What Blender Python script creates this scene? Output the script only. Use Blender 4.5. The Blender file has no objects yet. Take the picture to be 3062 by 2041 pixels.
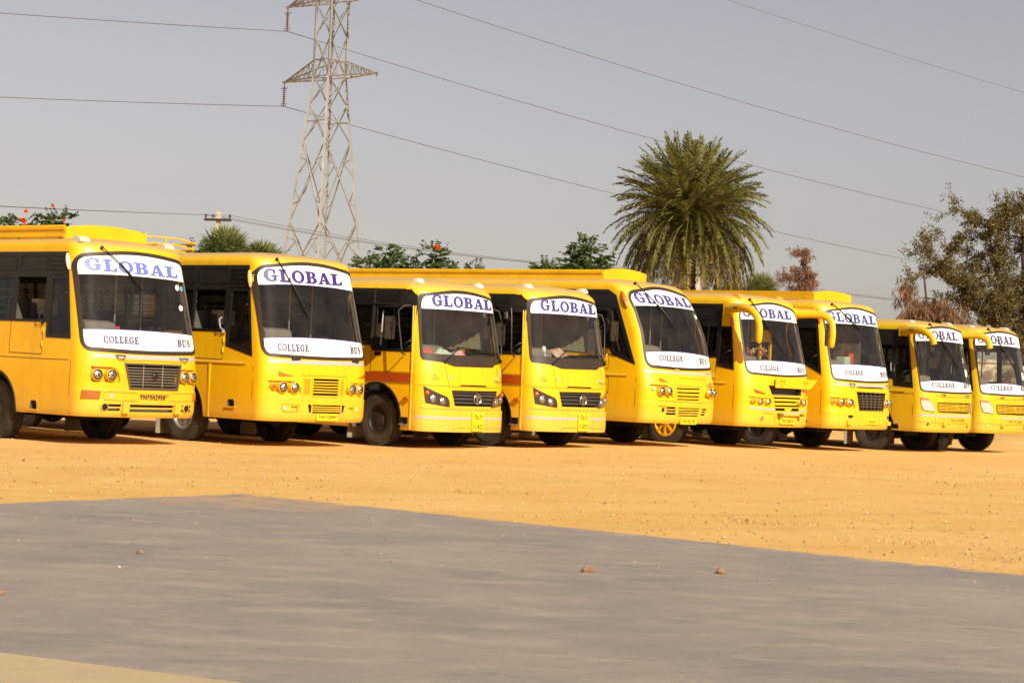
import bpy, bmesh, math, random
from mathutils import Vector, Matrix
from mathutils.geometry import tessellate_polygon
random.seed(7)
S = bpy.context.scene
R = math.radians

# ---------------------------------------------------------------- camera, sky, sun, exposure
FPX, RHO = 6510.0, math.atan(.0444)
AL = math.atan(90 * math.cos(RHO) / FPX)
fwd = Vector((0, math.cos(AL), math.sin(AL))); r0 = Vector((1, 0, 0)); u0 = Vector((0, -math.sin(AL), math.cos(AL)))
rc = math.cos(RHO) * r0 + math.sin(RHO) * u0; uc = -math.sin(RHO) * r0 + math.cos(RHO) * u0
cd = bpy.data.cameras.new('camera'); cam = bpy.data.objects.new('camera', cd); S.collection.objects.link(cam)
cam.matrix_world = Matrix(((rc.x, uc.x, -fwd.x, 0), (rc.y, uc.y, -fwd.y, 0), (rc.z, uc.z, -fwd.z, 1.5), (0, 0, 0, 1)))
cd.sensor_width = 36; cd.lens = 36 * FPX / 3062; cd.clip_start = .1; cd.clip_end = 6000
S.camera = cam
SUN = Vector((.702, -1.237, 1.0)).normalized()          # towards the sun
W_ = bpy.data.worlds.new('World'); S.world = W_; W_.use_nodes = True
nt = W_.node_tree; bg = nt.nodes['Background']
sky = nt.nodes.new('ShaderNodeTexSky'); sky.sky_type = 'NISHITA'; sky.sun_disc = False
sky.sun_elevation = math.asin(SUN.z); sky.sun_rotation = math.atan2(SUN.x, SUN.y)
sky.air_density = 1.0; sky.dust_density = 1.3; sky.ozone_density = 1.0; sky.altitude = 300
tint = nt.nodes.new('ShaderNodeMix'); tint.data_type = 'RGBA'; tint.blend_type = 'MULTIPLY'; tint.inputs[0].default_value = 1
tint.inputs[7].default_value = (1.0, .885, .855, 1)
hsv = nt.nodes.new('ShaderNodeHueSaturation'); hsv.inputs['Saturation'].default_value = .46; nt.links.new(sky.outputs[0], hsv.inputs['Color']); nt.links.new(hsv.outputs[0], tint.inputs[6]); nt.links.new(tint.outputs[2], bg.inputs[0]); bg.inputs[1].default_value = .064
sd = bpy.data.lights.new('sun', 'SUN'); sd.energy = 4.7; sd.angle = R(.53); sd.color = (1, .92, .74)
so = bpy.data.objects.new('sun', sd); S.collection.objects.link(so)
so.rotation_euler = SUN.to_track_quat('Z', 'Y').to_euler()
S.view_settings.view_transform = 'Standard'; S.view_settings.look = 'None'
S.view_settings.exposure = .5; S.view_settings.gamma = 1
S.cycles.transparent_max_bounces = 24; S.cycles.max_bounces = 8
S.cycles.caustics_reflective = False; S.cycles.caustics_refractive = False

# ---------------------------------------------------------------- materials
def srgb(r, g, b): return tuple(((c / 255) ** 2.2) for c in (r, g, b))
def mat(name, col, rough=.6, metal=0, coat=0, var=0, vscale=3, bump=0, bscale=40, dust=0, col2=None, spec=.5):
    m = bpy.data.materials.new(name); m.use_nodes = True; n = m.node_tree; p = n.nodes['Principled BSDF']
    p.inputs['Base Color'].default_value = (*col, 1); p.inputs['Roughness'].default_value = rough
    p.inputs['Metallic'].default_value = metal; p.inputs['Coat Weight'].default_value = coat; p.inputs['Coat Roughness'].default_value = .15
    p.inputs['Specular IOR Level'].default_value = spec
    tc = n.nodes.new('ShaderNodeTexCoord'); last = None
    if var or col2:
        no = n.nodes.new('ShaderNodeTexNoise'); no.inputs['Scale'].default_value = vscale; no.inputs['Detail'].default_value = 6
        n.links.new(tc.outputs['Object'], no.inputs[0])
        mr = n.nodes.new('ShaderNodeMapRange'); mr.inputs[1].default_value = .3; mr.inputs[2].default_value = .7
        n.links.new(no.outputs[0], mr.inputs[0])
        mx = n.nodes.new('ShaderNodeMix'); mx.data_type = 'RGBA'
        mx.inputs[6].default_value = (*col, 1)
        c2 = col2 if col2 else tuple(c * (1 - var) for c in col); mx.inputs[7].default_value = (*c2, 1)
        n.links.new(mr.outputs[0], mx.inputs[0]); last = mx.outputs[2]
    if dust:
        mp0 = n.nodes.new('ShaderNodeMapping'); mp0.inputs['Scale'].default_value = (3.5, 3.5, .35); n.links.new(tc.outputs['Object'], mp0.inputs[0])
        n0 = n.nodes.new('ShaderNodeTexNoise'); n0.inputs['Scale'].default_value = 2.2; n0.inputs['Detail'].default_value = 9; n0.inputs['Roughness'].default_value = .65; n.links.new(mp0.outputs[0], n0.inputs[0])
        r0_ = n.nodes.new('ShaderNodeMapRange'); r0_.inputs[1].default_value = .50; r0_.inputs[2].default_value = .72; r0_.inputs[4].default_value = .30; n.links.new(n0.outputs[0], r0_.inputs[0])
        x0_ = n.nodes.new('ShaderNodeMix'); x0_.data_type = 'RGBA'; x0_.inputs[7].default_value = (.50, .22, .01, 1); n.links.new(r0_.outputs[0], x0_.inputs[0]); n.links.new(last, x0_.inputs[6]); last = x0_.outputs[2]
        ge = n.nodes.new('ShaderNodeNewGeometry'); sx = n.nodes.new('ShaderNodeSeparateXYZ'); n.links.new(ge.outputs['Normal'], sx.inputs[0])
        a = n.nodes.new('ShaderNodeMapRange'); a.inputs[1].default_value = .45; a.inputs[2].default_value = 1.0; a.inputs[3].default_value = .02; a.inputs[4].default_value = dust
        n.links.new(sx.outputs[2], a.inputs[0])
        d2 = n.nodes.new('ShaderNodeMix'); d2.data_type = 'RGBA'; d2.inputs[7].default_value = (.42, .26, .12, 1)
        if last: n.links.new(last, d2.inputs[6])
        else: d2.inputs[6].default_value = (*col, 1)
        # road dust low on the skirts
        so_ = n.nodes.new('ShaderNodeSeparateXYZ'); n.links.new(tc.outputs['Object'], so_.inputs[0])
        lo = n.nodes.new('ShaderNodeMapRange'); lo.inputs[1].default_value = 1.0; lo.inputs[2].default_value = .42; lo.inputs[3].default_value = 0; lo.inputs[4].default_value = .62
        n.links.new(so_.outputs[2], lo.inputs[0])
        nn = n.nodes.new('ShaderNodeTexNoise'); nn.inputs['Scale'].default_value = 4; nn.inputs['Detail'].default_value = 8
        mp = n.nodes.new('ShaderNodeMapping'); mp.inputs['Scale'].default_value = (1, 1, .35)
        n.links.new(tc.outputs['Object'], mp.inputs[0]); n.links.new(mp.outputs[0], nn.inputs[0])
        mu = n.nodes.new('ShaderNodeMath'); mu.operation = 'MULTIPLY'; n.links.new(lo.outputs[0], mu.inputs[0]); n.links.new(nn.outputs[0], mu.inputs[1])
        ad = n.nodes.new('ShaderNodeMath'); ad.operation = 'MAXIMUM'; n.links.new(a.outputs[0], ad.inputs[0]); n.links.new(mu.outputs[0], ad.inputs[1])
        n.links.new(ad.outputs[0], d2.inputs[0]); last = d2.outputs[2]
        rr = n.nodes.new('ShaderNodeMapRange'); rr.inputs[3].default_value = rough; rr.inputs[4].default_value = .9
        n.links.new(ad.outputs[0], rr.inputs[0]); n.links.new(rr.outputs[0], p.inputs['Roughness'])
    if last: n.links.new(last, p.inputs['Base Color'])
    if bump:
        nb = n.nodes.new('ShaderNodeTexNoise'); nb.inputs['Scale'].default_value = bscale; nb.inputs['Detail'].default_value = 5
        n.links.new(tc.outputs['Object'], nb.inputs[0]); bu = n.nodes.new('ShaderNodeBump'); bu.inputs['Strength'].default_value = bump; bu.inputs['Distance'].default_value = .02
        n.links.new(nb.outputs[0], bu.inputs['Height']); n.links.new(bu.outputs[0], p.inputs['Normal'])
    return m
def glassmat(name, tintc, dustc, dust, ior=1.5):
    m = bpy.data.materials.new(name); m.use_nodes = True; n = m.node_tree; n.nodes.clear()
    o = n.nodes.new('ShaderNodeOutputMaterial'); t = n.nodes.new('ShaderNodeBsdfTransparent'); t.inputs[0].default_value = (*tintc, 1)
    d = n.nodes.new('ShaderNodeBsdfDiffuse'); d.inputs[0].default_value = (*dustc, 1)
    g = n.nodes.new('ShaderNodeBsdfGlossy'); g.inputs['Roughness'].default_value = .03
    no = n.nodes.new('ShaderNodeTexNoise'); no.inputs['Scale'].default_value = 2.5; no.inputs['Detail'].default_value = 7
    tc = n.nodes.new('ShaderNodeTexCoord'); n.links.new(tc.outputs['Object'], no.inputs[0])
    mr = n.nodes.new('ShaderNodeMapRange'); mr.inputs[1].default_value = .3; mr.inputs[2].default_value = .7; mr.inputs[3].default_value = dust * .5; mr.inputs[4].default_value = dust * 1.6
    n.links.new(no.outputs[0], mr.inputs[0])
    a = n.nodes.new('ShaderNodeMixShader'); b = n.nodes.new('ShaderNodeMixShader'); f = n.nodes.new('ShaderNodeFresnel'); ge = n.nodes.new('ShaderNodeNewGeometry'); io = n.nodes.new('ShaderNodeMapRange'); io.inputs[3].default_value = ior; io.inputs[4].default_value = 1 / ior
    n.links.new(ge.outputs['Backfacing'], io.inputs[0]); n.links.new(io.outputs[0], f.inputs[0])
    n.links.new(mr.outputs[0], a.inputs[0]); n.links.new(t.outputs[0], a.inputs[1]); n.links.new(d.outputs[0], a.inputs[2])
    n.links.new(f.outputs[0], b.inputs[0]); n.links.new(a.outputs[0], b.inputs[1]); n.links.new(g.outputs[0], b.inputs[2]); n.links.new(b.outputs[0], o.inputs[0])
    return m
Y1 = mat('yellow_paint', (.84, .46, .0015), .40, coat=.12, var=.10, vscale=1.3, dust=.85, bump=.02, bscale=9)
Y2 = mat('yellow_paint_bright', (.86, .49, .0015), .38, coat=.12, var=.07, vscale=1.6, dust=.8, bump=.02, bscale=9)
Y3 = mat('yellow_paint_lemon', (.72, .46, .006), .45, coat=.08, var=.14, vscale=1.8, dust=.7, bump=.03, bscale=9)
YR = mat('yellow_rack_paint', (.82, .45, .002), .5, var=.18, vscale=2.5, bump=.05, bscale=14)
SEAM = mat('panel_seam', (.16, .07, .004), .8)
BLK = mat('black_trim', (.012, .010, .009), .45, var=.4, vscale=6)
RUB = mat('window_rubber', (.035, .022, .013), .55, var=.3, vscale=8)
DARK = mat('void_shade', (.006, .004, .003), .9)  # near-black colour put in for the shade inside grille openings and lamp holes
INT = mat('interior_trim', (.10, .082, .068), .8, var=.3, vscale=2)
DASH = mat('grey_dashboard', (.22, .20, .17), .7, var=.2, vscale=5)
SEAT = mat('seat_fabric', (.045, .035, .05), .9, var=.4, vscale=7)
COVER = mat('seat_cover_pale', (.45, .38, .30), .9, var=.2)
UND = mat('underbody', (.012, .009, .007), .9, var=.4)
GREYP = mat('steel_grey', (.34, .32, .28), .45, .5, var=.2)
BANN = mat('banner_white', (.86, .83, .79), .5, var=.03, vscale=4)
REFL = mat('reflective_tape', (.44, .42, .41), .4, var=.15, vscale=9)
PURP = mat('lettering_purple', (.045, .014, .17), .5)
INDIGO = mat('lettering_indigo', (.05, .035, .22), .5)
LBLUE = mat('lettering_light_blue', (.12, .16, .48), .5)
NAVY = mat('lettering_navy', (.05, .035, .13), .5)
PLT = mat('plate_ink', (.02, .012, .005), .6)
PYEL = mat('plate_yellow', (.86, .62, .01), .45)
CHR = mat('chrome', (.75, .70, .62), .18, 1)
LENS = mat('lamp_glass', (.62, .62, .60), .16, .92, coat=.6, bump=1.0, bscale=30, var=.6, vscale=30)
AMB = mat('amber_lens', (.55, .13, .004), .2, coat=1, bump=.3, bscale=60)
RED = mat('red_lens', (.65, .06, .006), .2, coat=1)
MARK = mat('marker_lens_pale', (.62, .55, .40), .35, coat=.5)
STR = mat('red_stripe', (.40, .06, .004), .5, var=.15)
STR2 = mat('olive_stripe', (.30, .19, .01), .5)
TYRE = mat('tyre_rubber', (.022, .016, .011), .85, col2=(.055, .038, .022), vscale=5, bump=.3, bscale=60)
RIMD = mat('rim_dark', (.05, .038, .03), .5, .4, var=.4, vscale=9)
RIMS = mat('rim_silver', (.40, .38, .34), .4, .6, var=.3, vscale=9)
GRL = mat('grille_brown_grey', (.16, .12, .085), .35, .5)
GRC = mat('grille_chrome', (.42, .37, .31), .3, .8)
MUD = mat('mudflap', (.30, .25, .17), .9, var=.3)
GLS = glassmat('windscreen_glass', (.80, .79, .75), (.20, .16, .13), .055)
GLD = glassmat('side_glass', (.46, .45, .41), (.12, .09, .06), .05)
MIR = mat('mirror_face', (.30, .27, .24), .12, .9)
CURT = mat('curtain', (.26, .24, .15), .9, var=.3, vscale=12)
CURB = mat('curtain_brown', (.14, .09, .06), .9, var=.5, vscale=5)

# ---------------------------------------------------------------- mesh helpers
COL = S.collection
def link(o, parent=None):
    COL.objects.link(o)
    if parent is not None: o.parent = parent
    return o
class MB:
    def __init__(s): s.v = []; s.f = []
    def add(s, vs, fs):
        b = len(s.v); s.v += [tuple(v) for v in vs]; s.f += [tuple(i + b for i in f) for f in fs]; return s
    def box(s, x0, x1, y0, y1, z0, z1):
        return s.add([(x, y, z) for x in (x0, x1) for y in (y0, y1) for z in (z0, z1)],
                     [(0, 1, 3, 2), (4, 6, 7, 5), (0, 4, 5, 1), (2, 3, 7, 6), (0, 2, 6, 4), (1, 5, 7, 3)])
    def bar(s, p, q, w, h=None, up=Vector((0, 0, 1))):
        p = Vector(p); q = Vector(q); h = h or w; d = (q - p).normalized()
        a = d.cross(up)
        if a.length < .05: a = d.cross(Vector((1, 0, 0)))
        a.normalize(); b = a.cross(d); a = a * w / 2; b = b * h / 2
        vs = [p - a - b, p + a - b, p + a + b, p - a + b, q - a - b, q + a - b, q + a + b, q - a + b]
        return s.add(vs, [(3, 2, 1, 0), (4, 5, 6, 7), (0, 1, 5, 4), (1, 2, 6, 5), (2, 3, 7, 6), (3, 0, 4, 7)])
    def tube(s, pts, r, n=8, sx=1.0):
        pts = [Vector(p) for p in pts]; rs = r if isinstance(r, (list, tuple)) else [r] * len(pts)
        up = None; rings = []
        for i, p in enumerate(pts):
            d = (pts[min(i + 1, len(pts) - 1)] - pts[max(i - 1, 0)]).normalized()
            if up is None:
                up = Vector((0, 0, 1)) if abs(d.z) < .9 else Vector((1, 0, 0))
            a = d.cross(up).normalized(); up = a.cross(d).normalized()
            rings.append([p + a * math.cos(t) * rs[i] * sx + up * math.sin(t) * rs[i] for t in (2 * math.pi * k / n for k in range(n))])
        b = len(s.v)
        for rg in rings: s.v += [tuple(v) for v in rg]
        for i in range(len(rings) - 1):
            for k in range(n):
                s.f.append((b + i * n + k, b + i * n + (k + 1) % n, b + (i + 1) * n + (k + 1) % n, b + (i + 1) * n + k))
        s.f.append(tuple(b + k for k in reversed(range(n)))); s.f.append(tuple(b + (len(rings) - 1) * n + k for k in range(n)))
        return s
    def lathe(s, prof, org, axis, n=24, closed=False):
        ax = Vector(axis).normalized(); a = ax.orthogonal().normalized(); c = ax.cross(a); org = Vector(org); b = len(s.v)
        for r, t in prof:
            for k in range(n):
                th = 2 * math.pi * k / n; s.v.append(tuple(org + ax * t + (a * math.cos(th) + c * math.sin(th)) * r))
        m = len(prof)
        for i in range(m if closed else m - 1):
            j = (i + 1) % m
            for k in range(n): s.f.append((b + i * n + k, b + i * n + (k + 1) % n, b + j * n + (k + 1) % n, b + j * n + k))
        if not closed:
            if prof[0][0] > 1e-4: s.f.append(tuple(b + k for k in reversed(range(n))))
            if prof[-1][0] > 1e-4: s.f.append(tuple(b + (m - 1) * n + k for k in range(n)))
        return s
    def prism(s, poly, ext):
        ext = Vector(ext); n = len(poly); vs = [Vector(p) for p in poly]
        return s.add(vs + [v + ext for v in vs], [tuple(reversed(range(n))), tuple(range(n, 2 * n))] + [(i, (i + 1) % n, n + (i + 1) % n, n + i) for i in range(n)])
    def build(s, name, m, parent=None, smooth=None, fix=True, label=None):
        me = bpy.data.meshes.new(name); me.from_pydata(s.v, [], s.f)
        if fix:
            bm = bmesh.new(); bm.from_mesh(me); bmesh.ops.recalc_face_normals(bm, faces=bm.faces); bm.to_mesh(me); bm.free()
        for x in (m if isinstance(m, (list, tuple)) else [m]): me.materials.append(x)
        if smooth:
            me.polygons.foreach_set('use_smooth', [True] * len(me.polygons)); me.set_sharp_from_angle(angle=R(smooth))
        o = link(bpy.data.objects.new(name, me), parent)
        if label: o['label'] = label
        return o
def tag(o, label, cat, group=None, kind=None):
    if label: o['label'] = label
    if cat: o['category'] = cat
    if group: o['group'] = group
    if kind: o['kind'] = kind
    return o
def empty(name, loc, rz=0):
    o = link(bpy.data.objects.new(name, None)); o.location = loc; o.rotation_euler.z = rz; o.empty_display_size = .3; return o

def rounded(pts, rad):
    out = []; n = len(pts)
    for i in range(n):
        p0, p1, p2 = Vector(pts[i - 1]), Vector(pts[i]), Vector(pts[(i + 1) % n]); r = rad[i] if isinstance(rad, (list, tuple)) else rad
        a = p0 - p1; b = p2 - p1; r = min(r, a.length * .49, b.length * .49)
        if r < .002: out.append(tuple(p1)); continue
        A = p1 + a.normalized() * r; B = p1 + b.normalized() * r; k = 7
        for j in range(k + 1):
            t = j / k; q = A * (1 - t) ** 2 + p1 * 2 * t * (1 - t) + B * t * t; out.append((q.x, q.y))
    return out
def grow(poly, d):            # offset a ccw polygon outwards by d
    n = len(poly); out = []
    for i in range(n):
        p0, p1, p2 = Vector(poly[i - 1]), Vector(poly[i]), Vector(poly[(i + 1) % n])
        e1 = (p1 - p0); e2 = (p2 - p1)
        if e1.length < 1e-6: e1 = e2
        if e2.length < 1e-6: e2 = e1
        e1 = e1.normalized(); e2 = e2.normalized(); n1 = Vector((e1.y, -e1.x)); n2 = Vector((e2.y, -e2.x)); m = (n1 + n2)
        m = m / max(.35, (m.length ** 2) / 2); q = p1 + m * d; out.append((q.x, q.y))
    return out
def patch2d(outer, holes=(), step=.08, zstep=None):
    loops = [[Vector((x, y, 0)) for x, y in outer]] + [[Vector((x, y, 0)) for x, y in h] for h in holes]
    tris = tessellate_polygon(loops); flat = [v for l in loops for v in l]
    bm = bmesh.new(); vs = [bm.verts.new(v) for v in flat]
    for t in tris:
        try: bm.faces.new([vs[i] for i in t])
        except ValueError: pass
    for e in [e for e in bm.edges if not e.link_faces]: bm.edges.remove(e)
    for v in [v for v in bm.verts if not v.link_edges]: bm.verts.remove(v)
    xs = [p[0] for p in outer]; ys = [p[1] for p in outer]
    for ax, st, lo, hi in ((0, step, min(xs), max(xs)), (1, zstep or step, min(ys), max(ys))):
        k = math.ceil(lo / st)
        while k * st < hi:
            co = [0, 0, 0]; no = [0, 0, 0]; co[ax] = k * st + 1e-5; no[ax] = 1
            bmesh.ops.bisect_plane(bm, geom=bm.verts[:] + bm.edges[:] + bm.faces[:], dist=1e-6, plane_co=co, plane_no=no); k += 1
    bmesh.ops.recalc_face_normals(bm, faces=bm.faces)
    bm.normal_update()
    if bm.faces and sum(f.normal.z * f.calc_area() for f in bm.faces) < 0: bmesh.ops.reverse_faces(bm, faces=bm.faces)
    bm.verts.index_update()
    V = [(v.co.x, v.co.y) for v in bm.verts]; Fc = []; B = []
    for f in bm.faces:
        if f.normal.z < 0: f.normal_flip()
        Fc.append([v.index for v in f.verts])
        for l in f.loops:
            if len(l.edge.link_faces) == 1: B.append((l.vert.index, l.link_loop_next.vert.index))
    bm.free(); return V, Fc, B
def slab(mb, P, fn, o1, o2):
    V, Fc, B = P; n = len(V); vs = [fn(a, b, o1) for a, b in V] + [fn(a, b, o2) for a, b in V]
    fs = [tuple(f) for f in Fc] + [tuple(n + i for i in reversed(f)) for f in Fc] + [(a, n + a, n + b, b) for a, b in B]
    return mb.add(vs, fs)
def sheet(mb, P, fn, o): V, Fc, B = P; return mb.add([fn(a, b, o) for a, b in V], [tuple(f) for f in Fc])

# ---------------------------------------------------------------- lettering
def ell(cx, cy, rx, ry, a0, a1, n=14):
    return [(cx + rx * math.cos(R(a0 + (a1 - a0) * i / n)), cy + ry * math.sin(R(a0 + (a1 - a0) * i / n))) for i in range(n + 1)]
def sglyph():
    c = [(.72, .76), (.62, .91), (.45, .955), (.27, .90), (.20, .76), (.30, .62), (.52, .51), (.70, .38), (.73, .22), (.60, .075), (.42, .045), (.24, .10), (.13, .27)]
    w = [.03, .04, .045, .06, .09, .11, .12, .11, .09, .06, .045, .04, .03]; l = []; r = []
    for i, p in enumerate(c):
        a = Vector(c[max(i - 1, 0)]); b = Vector(c[min(i + 1, len(c) - 1)]); d = (b - a).normalized(); nn = Vector((-d.y, d.x)); p = Vector(p)
        l.append(tuple(p + nn * w[i])); r.append(tuple(p - nn * w[i]))
    return l + r[::-1]
GLY = {
 'O': (1.08, ell(.52, .5, .5, .52, 0, 345, 23), [ell(.52, .5, .27, .40, 0, 340, 17)]),
 'L': (.98, [(0, 0), (.86, 0), (.92, .34), (.80, .34), (.72, .13), (.42, .13), (.42, .90), (.58, .90), (.58, 1), (0, 1), (0, .90), (.14, .90), (.14, .10), (0, .10)], []),
 'B': (1.0, [(0, 0)] + ell(.55, .275, .37, .275, -90, 62, 10) + ell(.52, .76, .33, .24, -55, 90, 10) + [(0, 1), (0, .91), (.13, .91), (.13, .09), (0, .09)],
       [[(.40, .10)] + ell(.50, .29, .15, .19, -90, 90, 8) + [(.40, .48)], [(.40, .57)] + ell(.48, .74, .13, .17, -90, 90, 8) + [(.40, .91)]]),
 'A': (1.05, [(.42, 1), (.12, .09), (0, .09), (0, 0), (.36, 0), (.36, .09), (.25, .09), (.30, .25), (.60, .25), (.65, .09), (.56, .09), (.56, 0), (1.02, 0), (1.02, .09), (.92, .09), (.62, 1)],
       [[(.335, .35), (.565, .35), (.45, .72)]]),
 'G': (1.14, ell(.52, .5, .52, .52, 55, 310, 20) + [(.90, .06), (.94, .06), (.94, .42), (1.04, .42), (1.04, .52), (.56, .52), (.56, .42), (.70, .42)] + ell(.54, .5, .25, .40, 312, 50, 16) + [(.80, .62), (.90, .62), (.90, .99), (.84, .99)], []),
 'C': (1.02, ell(.52, .5, .52, .52, 55, 325, 20) + [(.96, .32), (.87, .32)] + ell(.54, .5, .26, .40, 318, 50, 16) + [(.80, .64), (.90, .64), (.90, .99), (.84, .99)], []),
 'E': (.94, [(0, 0), (.82, 0), (.86, .30), (.76, .30), (.68, .11), (.40, .11), (.40, .46), (.55, .46), (.58, .36), (.66, .36), (.66, .66), (.58, .66), (.55, .56), (.40, .56), (.40, .90), (.64, .90), (.72, .74), (.81, .74), (.78, 1), (0, 1), (0, .91), (.13, .91), (.13, .09), (0, .09)], []),
 'U': (1.02, [(0, 1), (0, .91), (.12, .91), (.12, .35)] + ell(.47, .35, .35, .37, 180, 360, 12)[1:] + [(.82, .91), (.94, .91), (.94, 1), (.60, 1), (.60, .91), (.71, .91)] + ell(.54, .36, .17, .26, 0, -180, 10) + [(.37, .91), (.48, .91), (.48, 1)], []),
 'S': (.88, sglyph(), [])}
def _bold(poly, d):
    a = sum(p[0] * q[1] - q[0] * p[1] for p, q in zip(poly, poly[1:] + poly[:1]))
    return grow(poly, d) if a > 0 else grow(poly[::-1], d)
GLB = {k: (v[0], _bold(v[1], .022), [_bold(h, -.018) for h in v[2]]) for k, v in GLY.items()}
def letters(mb, txt, s0, s1, zb, h, fn, o=.010, gap=.05, thin=0):
    tot = sum(GLY[c][0] + gap for c in txt) - gap; k = (s1 - s0) / tot; x = s0
    for c in txt:
        adv, out, holes = GLB[c]
        def T(p, x=x):
            a = x + p[0] * k; return (a, zb(a) + p[1] * h(a))
        sheet(mb, patch2d([T(p) for p in out], [[T(p) for p in q] for q in holes], .09), fn, o); x += (adv + gap) * k
_bf = {}
DBG = []
def bfont(txt):
    if txt not in _bf:
        cu = bpy.data.curves.new('t', 'FONT'); cu.body = txt; cu.resolution_u = 3; cu.offset = .018; cu.space_character = 1.05
        o = bpy.data.objects.new('t', cu); COL.objects.link(o); dg = bpy.context.evaluated_depsgraph_get()
        me = bpy.data.meshes.new_from_object(o.evaluated_get(dg)); bpy.data.objects.remove(o)
        v = [(a.co.x, a.co.y) for a in me.vertices]; f = [tuple(p.vertices) for p in me.polygons]; bpy.data.meshes.remove(me)
        x0 = min(a[0] for a in v); x1 = max(a[0] for a in v); y0 = min(a[1] for a in v); y1 = max(a[1] for a in v)
        _bf[txt] = ([((a - x0) / (x1 - x0), (b - y0) / (y1 - y0)) for a, b in v], f)
    return _bf[txt]
def plain(mb, txt, s0, s1, z0, z1, fn, o):
    v, f = bfont(txt); mb.add([fn(s0 + a * (s1 - s0), z0 + b * (z1 - z0), o) for a, b in v], f)

# ---------------------------------------------------------------- the bus
# measured stations across each front -> true widths (low on the body, high on the body), and shrink along the side
WT = {1:([(0,0,0),(0.1,-0.09,-0.05),(0.3,-0.17,-0.12),(0.6,-0.22,-0.17),(0.9,-0.23,-0.19),(1.2,-0.23,-0.19),(1.5,-0.2,-0.16),(1.8,-0.17,-0.12),(2.1,-0.11,-0.05),(2.3,-0.05,0.0),(2.5,0,0)],0.17),2:([(0,0,0),(0.1,-0.09,-0.07),(0.3,-0.17,-0.12),(0.6,-0.23,-0.18),(0.9,-0.24,-0.21),(1.2,-0.24,-0.2),(1.5,-0.22,-0.18),(1.8,-0.18,-0.14),(2.1,-0.13,-0.08),(2.3,-0.07,-0.0),(2.5,0,0)],0.13),3:([(0,0,0),(0.1,-0.09,-0.04),(0.3,-0.2,-0.14),(0.6,-0.27,-0.21),(0.9,-0.28,-0.23),(1.2,-0.26,-0.21),(1.5,-0.22,-0.16),(1.8,-0.14,-0.07),(2.1,0.02,0.07),(2.32,-0.02,-0.02)],0.18),4:([(0,0,0),(0.1,-0.09,-0.06),(0.3,-0.21,-0.15),(0.6,-0.29,-0.23),(0.9,-0.31,-0.26),(1.2,-0.29,-0.24),(1.5,-0.25,-0.19),(1.8,-0.18,-0.11),(2.1,0,0.07),(2.32,-0.02,-0.02)],0.16),5:([(0,0,0),(0.1,-0.09,-0.09),(0.3,-0.22,-0.14),(0.6,-0.31,-0.23),(0.9,-0.35,-0.27),(1.2,-0.35,-0.27),(1.5,-0.32,-0.23),(1.8,-0.28,-0.18),(2.1,-0.21,-0.08),(2.3,-0.14,0.05),(2.5,-0.05,0),(2.6,-0.1,-0.1)],0.1),6:([(0,0,0),(0.1,-0.09,-0.09),(0.3,-0.23,-0.16),(0.6,-0.32,-0.26),(0.9,-0.36,-0.31),(1.2,-0.36,-0.31),(1.5,-0.32,-0.27),(1.8,-0.27,-0.21),(2.1,-0.18,-0.11),(2.3,-0.06,0.05),(2.5,-0.02,-0.02)],0.11),7:([(0,0,0),(0.1,-0.09,-0.09),(0.3,-0.23,-0.16),(0.6,-0.33,-0.27),(0.9,-0.38,-0.32),(1.2,-0.37,-0.32),(1.5,-0.33,-0.27),(1.8,-0.26,-0.2),(2.1,-0.15,-0.04),(2.3,0.05,0.07),(2.5,-0.02,-0.02)],0.11),8:([(0,0,0),(0.1,-0.09,-0.09),(0.3,-0.25,-0.17),(0.6,-0.37,-0.31),(0.9,-0.43,-0.39),(1.2,-0.45,-0.41),(1.5,-0.42,-0.38),(1.8,-0.36,-0.32),(2.1,-0.28,-0.22),(2.3,-0.2,-0.05),(2.5,-0.11,-0.11)],0.09),9:([(0,0,0),(0.1,-0.09,-0.09),(0.3,-0.25,-0.17),(0.6,-0.38,-0.32),(0.9,-0.45,-0.41),(1.2,-0.47,-0.43),(1.5,-0.44,-0.4),(1.8,-0.38,-0.34),(2.1,-0.3,-0.25),(2.3,-0.23,-0.08),(2.5,-0.12,-0.12)],0.08)}
def lin(t, z):
    if z <= t[0][0]: return t[0][1]
    for (a, b), (c, d) in zip(t, t[1:]):
        if z <= c: return b + (d - b) * (z - a) / (c - a)
    return t[-1][1]
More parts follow.
